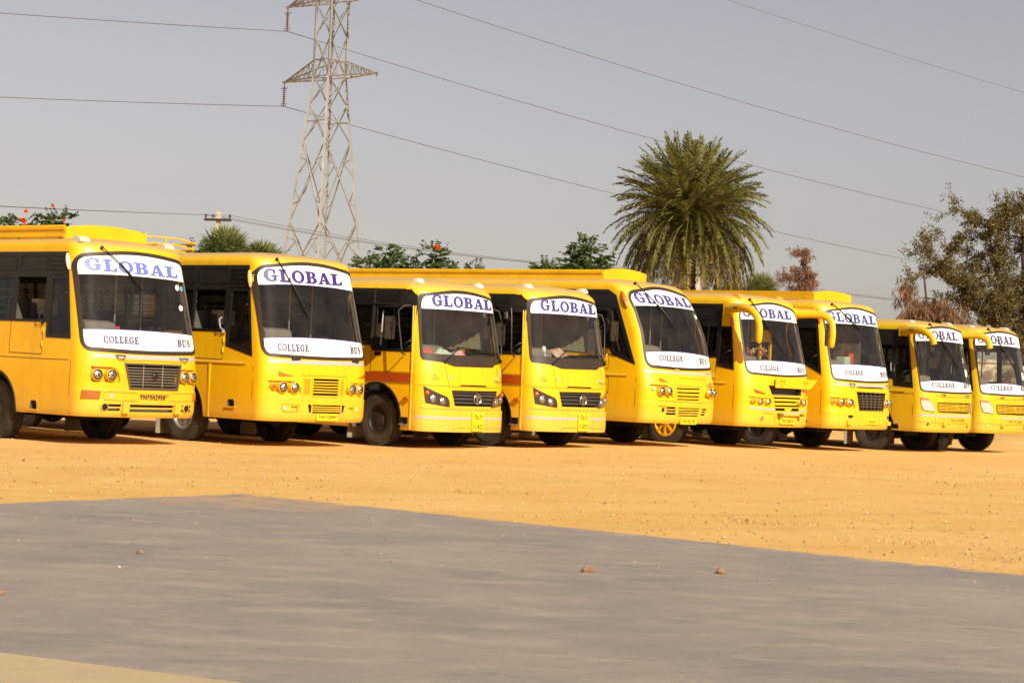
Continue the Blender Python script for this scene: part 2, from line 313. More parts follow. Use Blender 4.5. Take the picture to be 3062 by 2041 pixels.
class Bus:
    def __init__(s, name, label, org, th, W, L, zb, zt, cc, rake, ins, paint, roll=.16, froll=.28, lip=(0, 0), tuck=.04, wt=1):
        s.wt, s.vk = WT[wt]
        s.W, s.L, s.zb, s.zt, s.cc, s.rake, s.inst, s.paint, s.roll, s.froll, s.lip, s.tuck = W, L, zb, zt, cc, rake, ins, paint, roll, froll, lip, tuck
        t = R(th); s.th = t
        s.root = empty(name, (org[0] + math.cos(t) * W / 2, org[1] + math.sin(t) * W / 2, org[2]), t)
        tag(s.root, label, 'bus', 'yellow college buses parked in a row'); s.cut = []
    def sm(s, t, z): return sum(lin(t, z + d) for d in (-.10, -.05, 0, .05, .10)) / 5
    def rl(s, z):
        t = (z - (s.zt - s.roll)) / s.roll
        return 0 if t <= 0 else 1 - math.sqrt(max(0, 1 - min(t, 1) ** 2))
    def rk(s, z):
        r = s.sm(s.rake, z) + s.rl(z) * s.froll
        if s.lip[1]: r -= s.lip[1] * min(1, max(0, (s.lip[0] - z) / .012))
        if z < s.zb + .1: r += s.tuck * ((s.zb + .1 - z) / .1) ** 2
        return r
    def hw(s, z): return s.W / 2 - s.sm(s.inst, z) - s.rl(z) * s.roll - .02 * max(0, (s.zb + .08 - z) / .08)
    def w(s, a, z):
        t = min(1, max(0, (z - 1.3) / 1.5)); r = s.wt
        if a <= 0: return a
        for p, q in zip(r, r[1:]):
            if a <= q[0]: k = (a - p[0]) / (q[0] - p[0]); break
        else: p = q = r[-1]; k = 0
        lo = p[1] + (q[1] - p[1]) * k; hi = p[2] + (q[2] - p[2]) * k
        return a + lo + (hi - lo) * t
    def winv(s, x, z):
        lo, hi = 0, 3
        for _ in range(30):
            m = (lo + hi) / 2
            if s.w(m, z) < x: lo = m
            else: hi = m
        return lo
    def mir(s, p): return (s.winv(s.W - s.w(p[0], p[1]), p[1]), p[1])
    def mirp(s, poly): return [s.mir(p) for p in reversed(poly)]
    def vo(s, v): return (v - .43) / (1 - s.vk)
    def lx(s, a, z=1.1): return s.w(a, z) - s.W / 2
    def vw(s, v): return v + .43 - s.vk * v
    def P(s, a, z):
        h = s.hw(z); x = s.w(a, z) - s.W / 2; x = max(-h * .9995, min(h * .9995, x)); q = abs(x) / h
        return Vector((x, s.rk(z) + s.cc * (1 - (1 - q ** 2.5) ** .4), z))
    def F(s, a, z, o=0):
        p = s.P(a, z); e = .004
        n = (s.P(a + e, z) - s.P(a - e, z)).cross(s.P(a, z + e) - s.P(a, z - e))
        return p + n.normalized() * o
    def sx(s, v, z):
        t = (v - s.rk(z)) / s.cc
        return s.hw(z) * (1 if t >= 1 else (1 - (1 - max(t, .02)) ** 2.5) ** .4)
    def SL(s, v, z, o=0): v = s.vw(v); return Vector((-s.sx(v, z) - o, v, z))
    def SR(s, v, z, o=0): v = s.vw(v); return Vector((s.sx(v, z) + o, v, z))
    def loft(s, off, z0, z1, ztop, mi):
        lv = []; z = z0
        while z < z1 - .02: lv.append(z); z += .06
        lv.append(z1)
        if s.lip[1] and not off: lv += [s.lip[0] + .002, s.lip[0] - .014]
        if not off: lv += [s.zb + .03, s.zt - s.roll + .02] + [s.zt - s.roll * k for k in (.8, .6, .4, .25, .12, .04, .0)]
        lv = sorted(set(round(q, 4) for q in lv if z0 <= q <= ztop))
        NF = 60; L = s.L - off; b = MB(); ring = None; rows = []
        def outline(z, d, dz=0):
            h = s.hw(z) - off - d; y0 = s.rk(z) + off + d; c = s.cc; pts = []
            ys = [y0 + c + (L - .15 - y0 - c) * (k / 9) ** 1.2 for k in range(10)]
            pts += [(-h, y, z + dz) for y in reversed(ys[1:])]
            for k in range(NF + 1):
                ph = math.pi * k / NF; cs = math.cos(math.pi - ph); sn = math.sin(ph)
                pts.append((math.copysign(abs(cs) ** .8, cs) * h, y0 + c * (1 - max(sn, 0) ** .8), z + dz))
            pts += [(h, y, z + dz) for y in ys[1:]]
            pts += [(h - .12, L - d * .5, z + dz), (-h + .12, L - d * .5, z + dz)]
            return pts
        for z in lv: rows.append(outline(z, 0))
        if not off:
            for d, dz in ((.10, .018), (.3, .045), (.6, .068), (.9, .075)): rows.append(outline(ztop, d, dz))
        n = len(rows[0])
        for r in rows: b.v += r
        for i in range(len(rows) - 1):
            for k in range(n): b.f.append((i * n + k, i * n + (k + 1) % n, (i + 1) * n + (k + 1) % n, (i + 1) * n + k))
        b.f.append(tuple(reversed(range(n)))); b.f.append(tuple((len(rows) - 1) * n + k for k in range(n)))
        return b
    def cutter(s, mb, mi=0):
        o = mb.build('cutter', [s.paint, INT], None)
        if mi: o.data.polygons.foreach_set('material_index', [mi] * len(o.data.polygons))
        s.cut.append(o); return o
    def cutF(s, poly, depth, mi=0, step=.1): m = MB(); slab(m, patch2d(poly, (), step), s.F, .25, -depth); s.cutter(m, mi)
    def cutS(s, poly, mi=0, both=True, depth=.25):
        m = MB(); h = s.W / 2
        m.prism([(-h - .3, s.vw(v), z) for v, z in poly], (2 * h + .6 if both else .3 + depth, 0, 0)); s.cutter(m, mi)
    def body(s, cav_z=1.42, floor=1.1):
        s.cutter(s.loft(.05, cav_z, s.zt - .14, s.zt - .14, 1), 1)
        m = MB().box(-s.W / 2 + .07, s.W / 2 - .07, .75, s.L - .12, floor, cav_z + .1); s.cutter(m, 1)
        b = s.loft(0, s.zb, s.zt - s.roll, s.zt, 0).build('body', [s.paint, INT], s.root)
        b.parent = None
        def vol(me):
            bm = bmesh.new(); bm.from_mesh(me); v = bm.calc_volume(signed=True); nm = sum(1 for e in bm.edges if not e.is_manifold); bm.free(); return v, nm
        cur, _ = vol(b.data); vs_ = b.data.vertices; bb0 = [min(v.co.y for v in vs_), max(v.co.z for v in vs_), min(v.co.z for v in vs_), min(v.co.x for v in vs_)]
        for ci, c in enumerate(s.cut):
            cv, nm = vol(c.data)
            if cv < 0: c.data.flip_normals(); cv = -cv
            for attempt in range(4):
                md = b.modifiers.new('b', 'BOOLEAN'); md.operation = 'DIFFERENCE'; md.solver = 'EXACT'; md.object = c; md.use_self = attempt == 3
                c.location = (.0007 * attempt, .0005 * attempt, .0009 * attempt)
                dg = bpy.context.evaluated_depsgraph_get(); me = bpy.data.meshes.new_from_object(b.evaluated_get(dg)); b.modifiers.clear()
                nv, nn = vol(me)
                bb = [min((v.co.y for v in me.vertices), default=9), max((v.co.z for v in me.vertices), default=0), min((v.co.z for v in me.vertices), default=9), min((v.co.x for v in me.vertices), default=9)]
                if cur - cv * 1.05 - .01 <= nv <= cur + 1e-4 and nn < 300 and all(abs(p_ - q_) < .03 for p_, q_ in zip(bb, bb0)): break
            else:
                DBG.append((s.root.name, ci, round(cur, 2), round(nv, 2), round(cv, 3), nm, nn)); bpy.data.meshes.remove(me); continue
            old = b.data; b.data = me; bpy.data.meshes.remove(old); cur = nv
        me = b.data
        me.name = 'body'; me.polygons.foreach_set('use_smooth', [True] * len(me.polygons)); me.set_sharp_from_angle(angle=R(28))
        for c in s.cut: bpy.data.objects.remove(c)
        b.parent = s.root; s.b = b; return b
    # ---- decals and fittings
    def dF(s, name, poly, m, o=.006, o2=-.003, holes=(), step=.09, parent=None, label=None, smooth=40):
        mb = MB(); slab(mb, patch2d(poly, holes, step), s.F, o, o2); return mb.build(name, m, parent or s.root, smooth, label=label)
    def dS(s, name, poly, m, o=.006, o2=-.003, holes=(), step=.5, parent=None, right=False, both=False):
        mb = MB(); P = patch2d(poly, holes, step, .3)
        if not right or both: slab(mb, P, s.SL, o, o2)
        if right or both: slab(mb, P, s.SR, o, o2)
        return mb.build(name, m, parent or s.root)
    def lineF(s, mb, pts, w=.010, o=.003):
        for a, b in zip(pts, pts[1:]):
            n = max(1, int((Vector(b) - Vector(a)).length / .1)); d = (Vector(b) - Vector(a)).normalized(); q = Vector((-d.y, d.x)) * w / 2
            for i in range(n):
                p0 = Vector(a).lerp(Vector(b), i / n); p1 = Vector(a).lerp(Vector(b), (i + 1) / n)
                mb.add([s.F(*(p0 - q), o), s.F(*(p1 - q), o), s.F(*(p1 + q), o), s.F(*(p0 + q), o)], [(0, 1, 2, 3)])
    def lineS(s, mb, pts, w=.010, o=.003):
        for a, b in zip(pts, pts[1:]):
            n = max(1, int((Vector(b) - Vector(a)).length / .35)); d = (Vector(b) - Vector(a)).normalized(); q = Vector((-d.y, d.x)) * w / 2
            for i in range(n):
                p0 = Vector(a).lerp(Vector(b), i / n); p1 = Vector(a).lerp(Vector(b), (i + 1) / n)
                mb.add([s.SL(*(p0 - q), o), s.SL(*(p1 - q), o), s.SL(*(p1 + q), o), s.SL(*(p0 + q), o)], [(0, 1, 2, 3)])
    def windscreen(s, outl, gask, banz, botz, G, C, Bs, gcol, gh=.19, gdrop=0, line=None, wid=.045, bot=True):
        # outl: glass outline (ccw); gask: gasket width; banz/botz: edges of the two white banners
        g = MB(); sheet(g, patch2d(outl, (), .09), s.F, -.004); ws = g.build('windscreen', GLS, s.root, 60, fix=False)
        s.dF('windscreen_rubber', grow(outl, gask), RUB, .016, -.02, [outl], .09, ws)
        inner = grow(outl, -.006)
        def clip(zf, above):
            out = []; n = len(inner)
            for i in range(n):
                a = inner[i]; b = inner[(i + 1) % n]; fa = a[1] - zf(a[0]); fb = b[1] - zf(b[0])
                if not above: fa, fb = -fa, -fb
                if fa >= 0: out.append(a)
                if fa * fb < 0: t = fa / (fa - fb); out.append((a[0] + (b[0] - a[0]) * t, a[1] + (b[1] - a[1]) * t))
            # follow the curve of zf between the two crossing points
            if above:
                k = max(range(len(out)), key=lambda i: (out[i][0] - out[i - 1][0]) * (1 if abs(out[i][1] - zf(out[i][0])) < 1e-3 and abs(out[i - 1][1] - zf(out[i - 1][0])) < 1e-3 else -1))
            else:
                k = max(range(len(out)), key=lambda i: (out[i - 1][0] - out[i][0]) * (1 if abs(out[i][1] - zf(out[i][0])) < 1e-3 and abs(out[i - 1][1] - zf(out[i - 1][0])) < 1e-3 else -1))
            a = out[k - 1]; b = out[k]; mid = [(a[0] + (b[0] - a[0]) * j / 20,) for j in range(1, 20)]; mid = [(m[0], zf(m[0])) for m in mid]
            return out[:k] + mid + out[k:]
        bn = MB(); sheet(bn, patch2d(clip(banz, True), (), .08), s.F, .005); bn.build('upper_banner', BANN, ws, 60, fix=False)
        lt = MB(); letters(lt, 'GLOBAL', G[0], G[1], lambda a: G[2] + gdrop * (a - G[0]) / (G[1] - G[0]) - .0 * a, lambda a: gh * (1 - .06 * (a - G[0])), s.F, .011)
        lt.build('large_lettering', gcol, ws, fix=False)
        if line:
            l = MB(); xs = [G[0] - .2 + .1 * k for k in range(int((s.W - .5) / .1) + 1)]; x0 = line[0]; x1 = line[1]; n = 24
            s.lineF(l, [(x0 + (x1 - x0) * k / n, banz(x0 + (x1 - x0) * k / n) - .006) for k in range(n + 1)], .011, .007); l.build('banner_edge_line', INDIGO, ws, fix=False)
        if bot:
            bn = MB(); sheet(bn, patch2d(clip(botz, False), (), .08), s.F, .005); bn.build('lower_banner', BANN, ws, 60, fix=False)
            lt = MB(); letters(lt, 'COLLEGE', C[0], C[1], lambda a: C[2], lambda a: C[3] - C[2], s.F, .011)
            letters(lt, 'BUS', Bs[0], Bs[1], lambda a: Bs[2], lambda a: Bs[3] - Bs[2], s.F, .011); lt.build('small_lettering', NAVY, ws, fix=False)
            l = MB(); n = 24; x0, x1 = inner[0][0], s.mir(inner[0])[0]
            s.lineF(l, [(x0 + .12 + (x1 - x0 - .24) * k / n, botz(x0 + .12 + (x1 - x0 - .24) * k / n) + .008) for k in range(n + 1)], .010, .007); l.build('banner_edge_line', INDIGO, ws, fix=False)
        s.ws = ws; return ws
    def band(s, outer, panes, quarter=None, open_=(), bars=True, louv=None, rel=.0):
        # black window band on both sides, with real openings and glass
        holes = [rounded(p, .03) for p in panes]
        if quarter: holes.append(quarter)
        s.dS('window_surround', grow(outer, .012), BLK, .008, -.03, holes, .6, None)
        s.dS('window_surround', grow(outer, .012), BLK, .008, -.03, holes, .6, None, right=True)
        for side in (s.SL, s.SR):
            for i, h in enumerate(holes):
                if i in open_: continue
                m = MB(); sheet(m, patch2d(grow(h, .004), (), 2), side, -.012); m.build('side_window', GLD, s.root, fix=False)
    def wheel(s, v, u, R_=.48, w=.26, rim=RIMD, style='disc', steer=0):
        x = -s.W / 2 + u if u < s.W / 2 else u - s.W / 2; sgn = -1 if u < s.W / 2 else 1; ax = Vector((sgn, 0, 0))
        h = w / 2; p = [(R_ * .56, -h * .8), (R_ * .74, -h), (R_ * .93, -h * .95), (R_ * .985, -h * .78), (R_, -h * .5), (R_, -h * .22), (R_ * .975, -h * .2), (R_ * .975, -h * .1), (R_, -h * .08), (R_, h * .08), (R_ * .975, h * .1), (R_ * .975, h * .2), (R_, h * .22), (R_, h * .5), (R_ * .985, h * .78), (R_ * .93, h * .95), (R_ * .88, h * .97), (R_ * .87, h * 1.02), (R_ * .74, h), (R_ * .60, h * .9), (R_ * .56, h * .8)]
        m = MB().lathe(p, (x, v, R_ - .012), ax, 48, True)
        for k in range(56):      # tread blocks on the shoulder
            a = 2 * math.pi * k / 56; c = Vector((x, v, R_ - .012)); d = Vector((0, math.cos(a), math.sin(a)))
            for q in (-1, 1): m.bar(c + d * (R_ * .975) + ax * q * h * .93, c + d * (R_ * 1.004) + ax * q * h * .62, .022, .03, up=d)
        wo = m.build('wheel', TYRE, s.root, 35)
        r = R_ * .565; c = (x, v, R_ - .012); b = MB()
        if style == 'disc':
            b.lathe([(r, h * .5), (r, h * .86), (r * .93, h * .9), (r * .88, h * .45), (r * .8, h * .1), (r * .55, h * .0), (r * .45, h * .5), (r * .40, h * .62), (0.001, h * .66)], c, ax, 32)
            for k in range(8):
                a = 2 * math.pi * k / 8; d = Vector((0, math.cos(a), math.sin(a))); b.lathe([(.022, 0), (.022, h * .45), (.012, h * .5), (.001, h * .5)], Vector(c) + d * r * .55 + ax * h * .05, ax, 6)
                a += .39; d = Vector((0, math.cos(a), math.sin(a)))
        else:      # spoked trim
            b.lathe([(r * 1.12, h * .6), (r * 1.12, h * 1.0), (r * .98, h * 1.06), (r * .93, h * .8), (r * .93, h * .6)], c, ax, 32)
            b.lathe([(r * .42, h * .6), (r * .42, h * .98), (r * .3, h * 1.08), (.001, h * 1.1)], c, ax, 24)
            for k in range(8):
                a = 2 * math.pi * k / 8; d = Vector((0, math.cos(a), math.sin(a))); b.bar(Vector(c) + ax * h * .85 + d * r * .38, Vector(c) + ax * h * .88 + d * r * .98, .055, .045, up=ax)
        b.build('rim', rim, wo, 35)
        if style != 'disc': MB().lathe([(r, -h * .2), (r * .9, -h * .2), (r * .4, h * .2), (.001, h * .2)], c, ax, 24).build('hub', RIMD, wo, 35)
        return wo
    def chassis(s, vf, vr, R_=.5, rims=(RIMD,) * 2, styles=('disc', 'disc')):
        for v, rim, st in ((vf, rims[0], styles[0]), (vr, rims[1], styles[1])):
            for u in (.20, s.W - .20): s.wheel(v, u, R_, rim=rim, style=st)
            for x in (.42, s.W - .42): pass
        m = MB().box(-.48, -.38, .5, s.L - .4, .52, .74).box(.38, .48, .5, s.L - .4, .52, .74)
        for v in (vf, vr): m.tube([(-s.W / 2 + .2, v, R_ - .03), (s.W / 2 - .2, v, R_ - .03)], .07, 8); m.lathe([(.001, -.2), (.16, -.14), (.2, 0), (.16, .14), (.001, .2)], (0, v, R_ - .03), (1, 0, 0), 12)
        m.box(-.3, .3, 1.2, 2.0, .38, s.zb + .02); m.box(-s.W / 2 + .12, -.5, vf + 1.6, vf + 2.9, .38, s.zb + .02); m.box(.6, s.W / 2 - .15, vf + 1.8, vf + 3.4, .42, s.zb + .02)
        m.tube([(.0, 2.0, .45), (0, vr, .47)], .05, 8); m.tube([(.3, 2, .42), (.3, vf + 3.4, .40), (-.25, s.L - .5, .40)], .04, 8)
        m.build('underframe', UND, s.root, 40)
    def arches(s, vs, r=.64, zc=.5):
        for v in vs:
            m = MB().lathe([(r, -.05), (r, .62)], (-s.W / 2 - .03, v, zc), (1, 0, 0), 40); s.cutter(m, 1)
            m = MB().lathe([(r, -.05), (r, .62)], (s.W / 2 + .03, v, zc), (-1, 0, 0), 40); s.cutter(m, 1)
        s.arc = (vs, r, zc)
    def archtrim(s, w=.035, m_=BLK):
        vs, r, zc = s.arc; a0 = math.asin((s.zb - zc) / r) if abs(s.zb - zc) < r else 0
        for v in vs:
            n = 28
            for side in (lambda v_, z_, o_: s.SL(s.vo(v_), z_, o_), lambda v_, z_, o_: s.SR(s.vo(v_), z_, o_)):
                m = MB(); pi = [(v + (r) * math.cos(a0 + (math.pi - 2 * a0) * i / n), zc + (r) * math.sin(a0 + (math.pi - 2 * a0) * i / n)) for i in range(n + 1)]
                po = [(v + (r + w) * math.cos(a0 + (math.pi - 2 * a0) * i / n), zc + (r + w) * math.sin(a0 + (math.pi - 2 * a0) * i / n)) for i in range(n + 1)]
                for i in range(n):
                    q = [pi[i], po[i], po[i + 1], pi[i + 1]]
                    m.add([side(a, max(b, s.zb + .002), .012) for a, b in q] + [side(a, max(b, s.zb + .002), -.04) for a, b in q], [(0, 1, 2, 3), (7, 6, 5, 4), (0, 3, 7, 4), (1, 5, 6, 2)])
                m.build('wheel_arch', m_, s.root, 40)
    def interior(s, floor=1.1, n=7, top=1.78, bars=True, sc=SEAT):
        m = MB()
        # padded bench as one shape
        def seat_mesh():
            b = MB(); pr = rounded([(0, 0), (.42, .02), (.46, .10), (.46, .15), (.08, .16), (-.02, .70), (-.10, .72), (-.14, .66), (-.04, .08)], .03)
            b.prism([(-.44, y, z + .34) for y, z in pr], (.88, 0, 0)); b.box(-.38, -.34, .06, .10, 0, .36).box(.34, .38, .06, .10, 0, .36).box(-.38, -.34, .36, .40, 0, .36).box(.34, .38, .36, .40, 0, .36)
            b.tube([(-.40, -.12, 1.0), (-.40, -.13, 1.12), (.40, -.13, 1.12), (.40, -.12, 1.0)], .014, 6); return b
        proto = seat_mesh().build('seat', sc, s.root, 40); k = 0
        for r in range(n):
            for x in (-s.W / 2 + .58, s.W / 2 - .58):
                if r == 0 and x < 0: continue
                o = proto if k == 0 else bpy.data.objects.new('seat', proto.data)
                if k: link(o, s.root)
                k += 1; o.location = (x, 2.3 + r * .95, floor + .001); o.rotation_euler.z = math.pi
        d = MB(); pr = rounded([(.42, 1.45), (1.05, 1.42), (1.02, top - .12), (.85, top), (.44, top - .03)], .05)
        d.prism([(-s.W / 2 + .2, y, z) for y, z in pr], (s.W - .4, 0, 0)); dd = d.build('dashboard', DASH, s.root, 40)
        h = rounded([(.55, top - .05), (.98, top - .05), (.95, top + .12), (.82, top + .19), (.6, top + .15)], .05)
        MB().prism([(-s.W / 2 + .32, y, z) for y, z in h], (.62, 0, 0)).build('instrument_hood', DASH, dd, 40)
        cx = -s.W / 2 + .62; w = MB(); c = Vector((cx, 1.12, top + .12)); n_ = Vector((0, .75, .66)).normalized(); a = Vector((1, 0, 0)); b_ = n_.cross(a)
        w.tube([c + (a * math.cos(t) + b_ * math.sin(t)) * .23 for t in (2 * math.pi * i / 24 for i in range(25))], .016, 6)
        w.bar(c - a * .22, c + a * .22, .03, .015).bar(c, c - b_ * .22, .03, .015).tube([c, c - n_ * .5], .03, 6); w.build('steering_wheel', BLK, s.root, 40)
        ds = MB(); pr = rounded([(0, 0), (.48, .0), (.48, .14), (.10, .15), (.0, .78), (-.13, .78), (-.08, .1)], .04)
        ds.prism([(cx - .25, 2.05 - y, z + floor + .42) for y, z in pr], (.5, 0, 0)); ds.box(cx - .2, cx + .2, 1.65, 2.0, floor, floor + .42); dso = ds.build('driver_seat', SEAT, s.root, 40)
        ds = MB(); pr = rounded([(-.005, .56), (.015, .80), (-.145, .82), (-.145, .5), (-.135, .5), (-.13, .79), (.0, .78)], .0)
        ds.box(cx - .2, cx + .2, 2.02, 2.20, floor + .95, floor + 1.27); ds.build('headrest_cover', COVER, dso)
        p = MB()
        for x, y in ((.15, 1.2), (.95, 1.5), (-.25, 2.45), (.32, 2.45)): p.tube([(x, y, floor), (x, y, s.zt - .2)], .018, 8)
        p.tube([(-.3, 1.6, s.zt - .28), (-.3, s.L - .8, s.zt - .28)], .016, 6); p.tube([(.35, 1.6, s.zt - .28), (.35, s.L - .8, s.zt - .28)], .016, 6)
        p.build('grab_pole', GREYP, s.root, 40)
        MB().box(-s.W / 2 + .1, -.18, 2.40, 2.44, floor, floor + 1.25).build('partition', INT, s.root)
        MB().box(-.15, .42, .95, 1.75, floor, floor + .55).build('engine_cover', DASH, s.root)
        if bars:
            for x in (-1, 1):
                g = MB()
                for z in (2.12, 2.25, 2.38, 2.51, 2.64):
                    q = s.hw(z) - .075; g.tube([(x * q, 2.3, z), (x * q, s.L - .6, z)], .009, 5)
                g.build('window_bars', GREYP, s.root)
    def lamp(s, a, z, r=.095, bez=None, proud=.03, lens=LENS, name='headlight', n=24, aim=None):
        p = s.F(a, z, 0); nn = (s.F(a, z, .1) - p).normalized(); ax = (nn * .45 + Vector((0, -1, 0)) * .55).normalized() if aim is None else Vector(aim).normalized()
        o = MB().lathe([(r * .97, -.05), (r * .97, proud * .55), (r * .9, proud * .9), (r * .6, proud * 1.35), (.001, proud * 1.6)], p, ax, n).build(name, lens, s.root, 60)
        if lens is LENS: MB().lathe([(r * 1.03, proud * .5), (r * 1.03, proud * 1.02), (r * .93, proud * 1.0), (r * .93, proud * .5)], p, ax, n, True).build('lamp_seal', BLK, o, 50); MB().lathe([(r * .22, proud), (r * .22, proud * 1.72), (.001, proud * 1.8)], p, ax, 12).build('lamp_bulb', RIMD, o)
        MB().lathe([(r * 1.18, -.08), (r * 1.20, proud * .4), (r * 1.12, proud * .95), (r * 1.0, proud), (r * .96, proud * .4), (r * .96, -.08)], p, ax, n, True).build('lamp_bezel', bez or s.paint, o, 50)
        return o
    def plate(s, txt, s0, s1, z0, z1, o=.02, m=PYEL, rows=None, pad=.12):
        a = (s0 + s1) / 2; zz = (z0 + z1) / 2; y = min(s.P(s0, zz).y, s.P(s1, zz).y, s.P(a, z0).y, s.P(a, z1).y) - o
        x_ = s.lx(a, zz) - a
        def fn(p, q, off): return Vector((p + x_, y - off, q))
        pm = MB(); slab(pm, patch2d(rounded([(s0, z0), (s1, z0), (s1, z1), (s0, z1)], .012), (), 5), fn, 0, -.025); po = pm.build('number_plate', m, s.root)
        t = MB(); w = s1 - s0; h = z1 - z0
        if rows:
            k = len(rows)
            for i, r in enumerate(rows):
                zt = z1 - h * (i / k) - h * .5 / k * .45; zb = z1 - h * (i + 1) / k + h * .5 / k * .42; ww = .78 if i else .66
                plain(t, r, a - w * ww / 2, a + w * ww / 2, zb, zt, fn, .003)
            t.box(s0 + w * .14 + x_, s1 - w * .14 + x_, y - .003, y - .002, zz - .0035, zz + .0035)
            for q in (0, 1): xx = s0 + .013 if q == 0 else s1 - .013; t.box(xx - .002 + x_, xx + .002 + x_, y - .003, y - .002, z0 + .02, z1 - .02)
            for zz_ in (z0 + .018, z1 - .018): t.box(s0 + .013 + x_, s1 - .013 + x_, y - .003, y - .002, zz_ - .002, zz_ + .002)
        else: plain(t, txt, s0 + w * .07, s1 - w * .07, z0 + h * pad * 1.6, z1 - h * pad * 1.6, fn, .003)
        t.build('plate_number', PLT, po, fix=False); return po
    def wiper(s, pts, r0_=.013, o=.05, blade=True):
        m = MB(); a, b, c = pts
        m.tube([s.F(*a, .0), s.F(*a, o)], .028, 8)
        m.bar(s.F(*a, o), s.F(*b, o * .9), .022, .014); q = Vector(b).lerp(Vector(c), 0)
        d = Vector(c) - Vector(b); st = Vector(b) - d * .35 if blade else Vector(b)
        n = 8; m.tube([s.F(*(Vector(b) - d * .12).lerp(Vector(c), i / n), .028 + .02 * math.sin(math.pi * i / n)) for i in range(n + 1)], [.005] + [.011] * (n - 1) + [.005], 6)
        m.tube([s.F(*(Vector(b) - d * .12).lerp(Vector(c), i / n), .016) for i in range(n + 1)], .009, 6)
        return m.build('wiper', BLK, s.root, 40)
    def hook(s, a, z, w=.16, h=.085, m_=None):
        m = MB(); m.tube([s.F(a + w / 2 * math.cos(math.pi * (1 + i / 10)), z + h * math.sin(math.pi * (1 + i / 10)), .02 + .02 * math.sin(math.pi * i / 10)) for i in range(11)], .008, 6)
        m.bar(s.F(a - w * .6, z + .006, .01), s.F(a + w * .6, z + .006, .01), .03, .014); m.build('bonnet_latch', m_ or GRL, s.root, 40)
    def rooflamp(s, x, y, z=None, kind='wedge', m_=MARK):
        z = z if z is not None else s.zt
        b = MB()
        if kind == 'wedge':
            pr = rounded([(-.13, 0), (.13, -.01), (.13, .05), (.04, .105), (-.05, .10), (-.12, .05)], .02)
            b.prism([(x - .10, y + p, z + q) for p, q in pr], (.20, 0, 0))
        else:
            n = 12; rows = []
            for i in range(7):
                t = i / 6; yy = y - .16 + .38 * t; hh = .085 * math.sin(math.pi * (t ** .6)) ** .8 + .004; ww = .085 * math.sin(math.pi * (t ** .7)) ** .6 + .006
                rows.append([(x + ww * math.cos(math.pi * k / (n - 1)), yy, z + (yy - y) * .10 + hh * math.sin(math.pi * k / (n - 1)) - .01) for k in range(n)])
            for rr in rows: b.v += rr
            for i in range(6):
                for k in range(n): b.f.append((i * n + k, i * n + (k + 1) % n, (i + 1) * n + (k + 1) % n, (i + 1) * n + k))
            b.f.append(tuple(range(n))); b.f.append(tuple(6 * n + k for k in range(n)))
        b.build('roof_marker_lamp', m_, s.root, 45)
    def teardrop(s, v, z, l=.26, w=.05, m_=AMB, slope=.0, name='side_marker_lamp'):
        b = MB(); n = 9; pts = []; rs = []
        for i in range(n):
            t = i / (n - 1); pts.append(s.SL(v + slope * (t - .5), z + l * (t - .5), .012)); rs.append(max(.008, w * math.sin(math.pi * (.08 + .84 * t)) ** .6))
        b.tube(pts, rs, 10, .9); b.build(name, m_, s.root, 60)
    def rack_sheet(s, u0_, v0, v1, z0, z1, slot=False, arch=.07, front_lift=.04):
        W2 = s.W / 2; x0, x1 = -W2 + u0_, W2 - u0_
        rk = MB(); n = 16
        top = lambda x: z1 + front_lift - arch * ((x / (W2 - u0_)) ** 2) ** 1.0
        poly = [(x0, z0 - .02), (x1, z0 - .05)] + [(x1 + (x0 - x1) * i / n, top(x1 + (x0 - x1) * i / n)) for i in range(n + 1)]
        rk.prism([(x, v0, z) for x, z in poly], (0, .03, 0)); ro = rk.build('luggage_rack', YR, s.root)
        sd_ = MB()
        for x, sg in ((x0, -1), (x1, 1)):
            if slot:
                sd_.prism([(x, y, z) for y, z in [(v0 + .031, z0), (v0 + .031, z1)] + [(v1, z1), (v1, z1 - .10), (v0 + .85, z1 - .10), (v0 + .62, z1 - .13), (v0 + .48, z1 - .20), (v0 + .42, z0)]], (-sg * .02, 0, 0))
                sd_.tube([(x, v0 + .4, z0 + .05), (x, v1, z0 + .05)], .013, 6)
            else:
                H = z1 - z0; pr = [(0, 0), (.018, .03), (.018, H * .28), (0, H * .33), (0, H * .62), (.018, H * .68), (.018, H - .03), (0, H), (-.012, H), (-.012, 0)]
                sd_.prism([(x + sg * a, v0 + .031, z0 + b) for a, b in pr], (0, v1 - v0 - .05, 0))
        sd_.build('rack_side', YR, ro)
        pst = MB(); y = v0 + .1
        while y < v1:
            for x in (x0, x1): pst.box(x - .025, x + .025, y, y + .06, s.zt - .08, z0 + .01)
            y += 1.15
        pst.box(x0, x1, v1, v1 + .03, z0, z1).box(x0 + .02, x1 - .02, v0 + .04, v1, z0, z0 + .015); pst.build('rack_support', BLK, ro)
def std_wins(n, L, zl=2.02, zh=2.72, zu0=2.84, zu1=3.09, first=1.10, step=1.06, post=.09):
    pn = []; v = first
    while v + step < L - .45: pn.append([(v, zl), (v + step - post, zl), (v + step - post, zh), (v, zh)]); v += step
    return pn

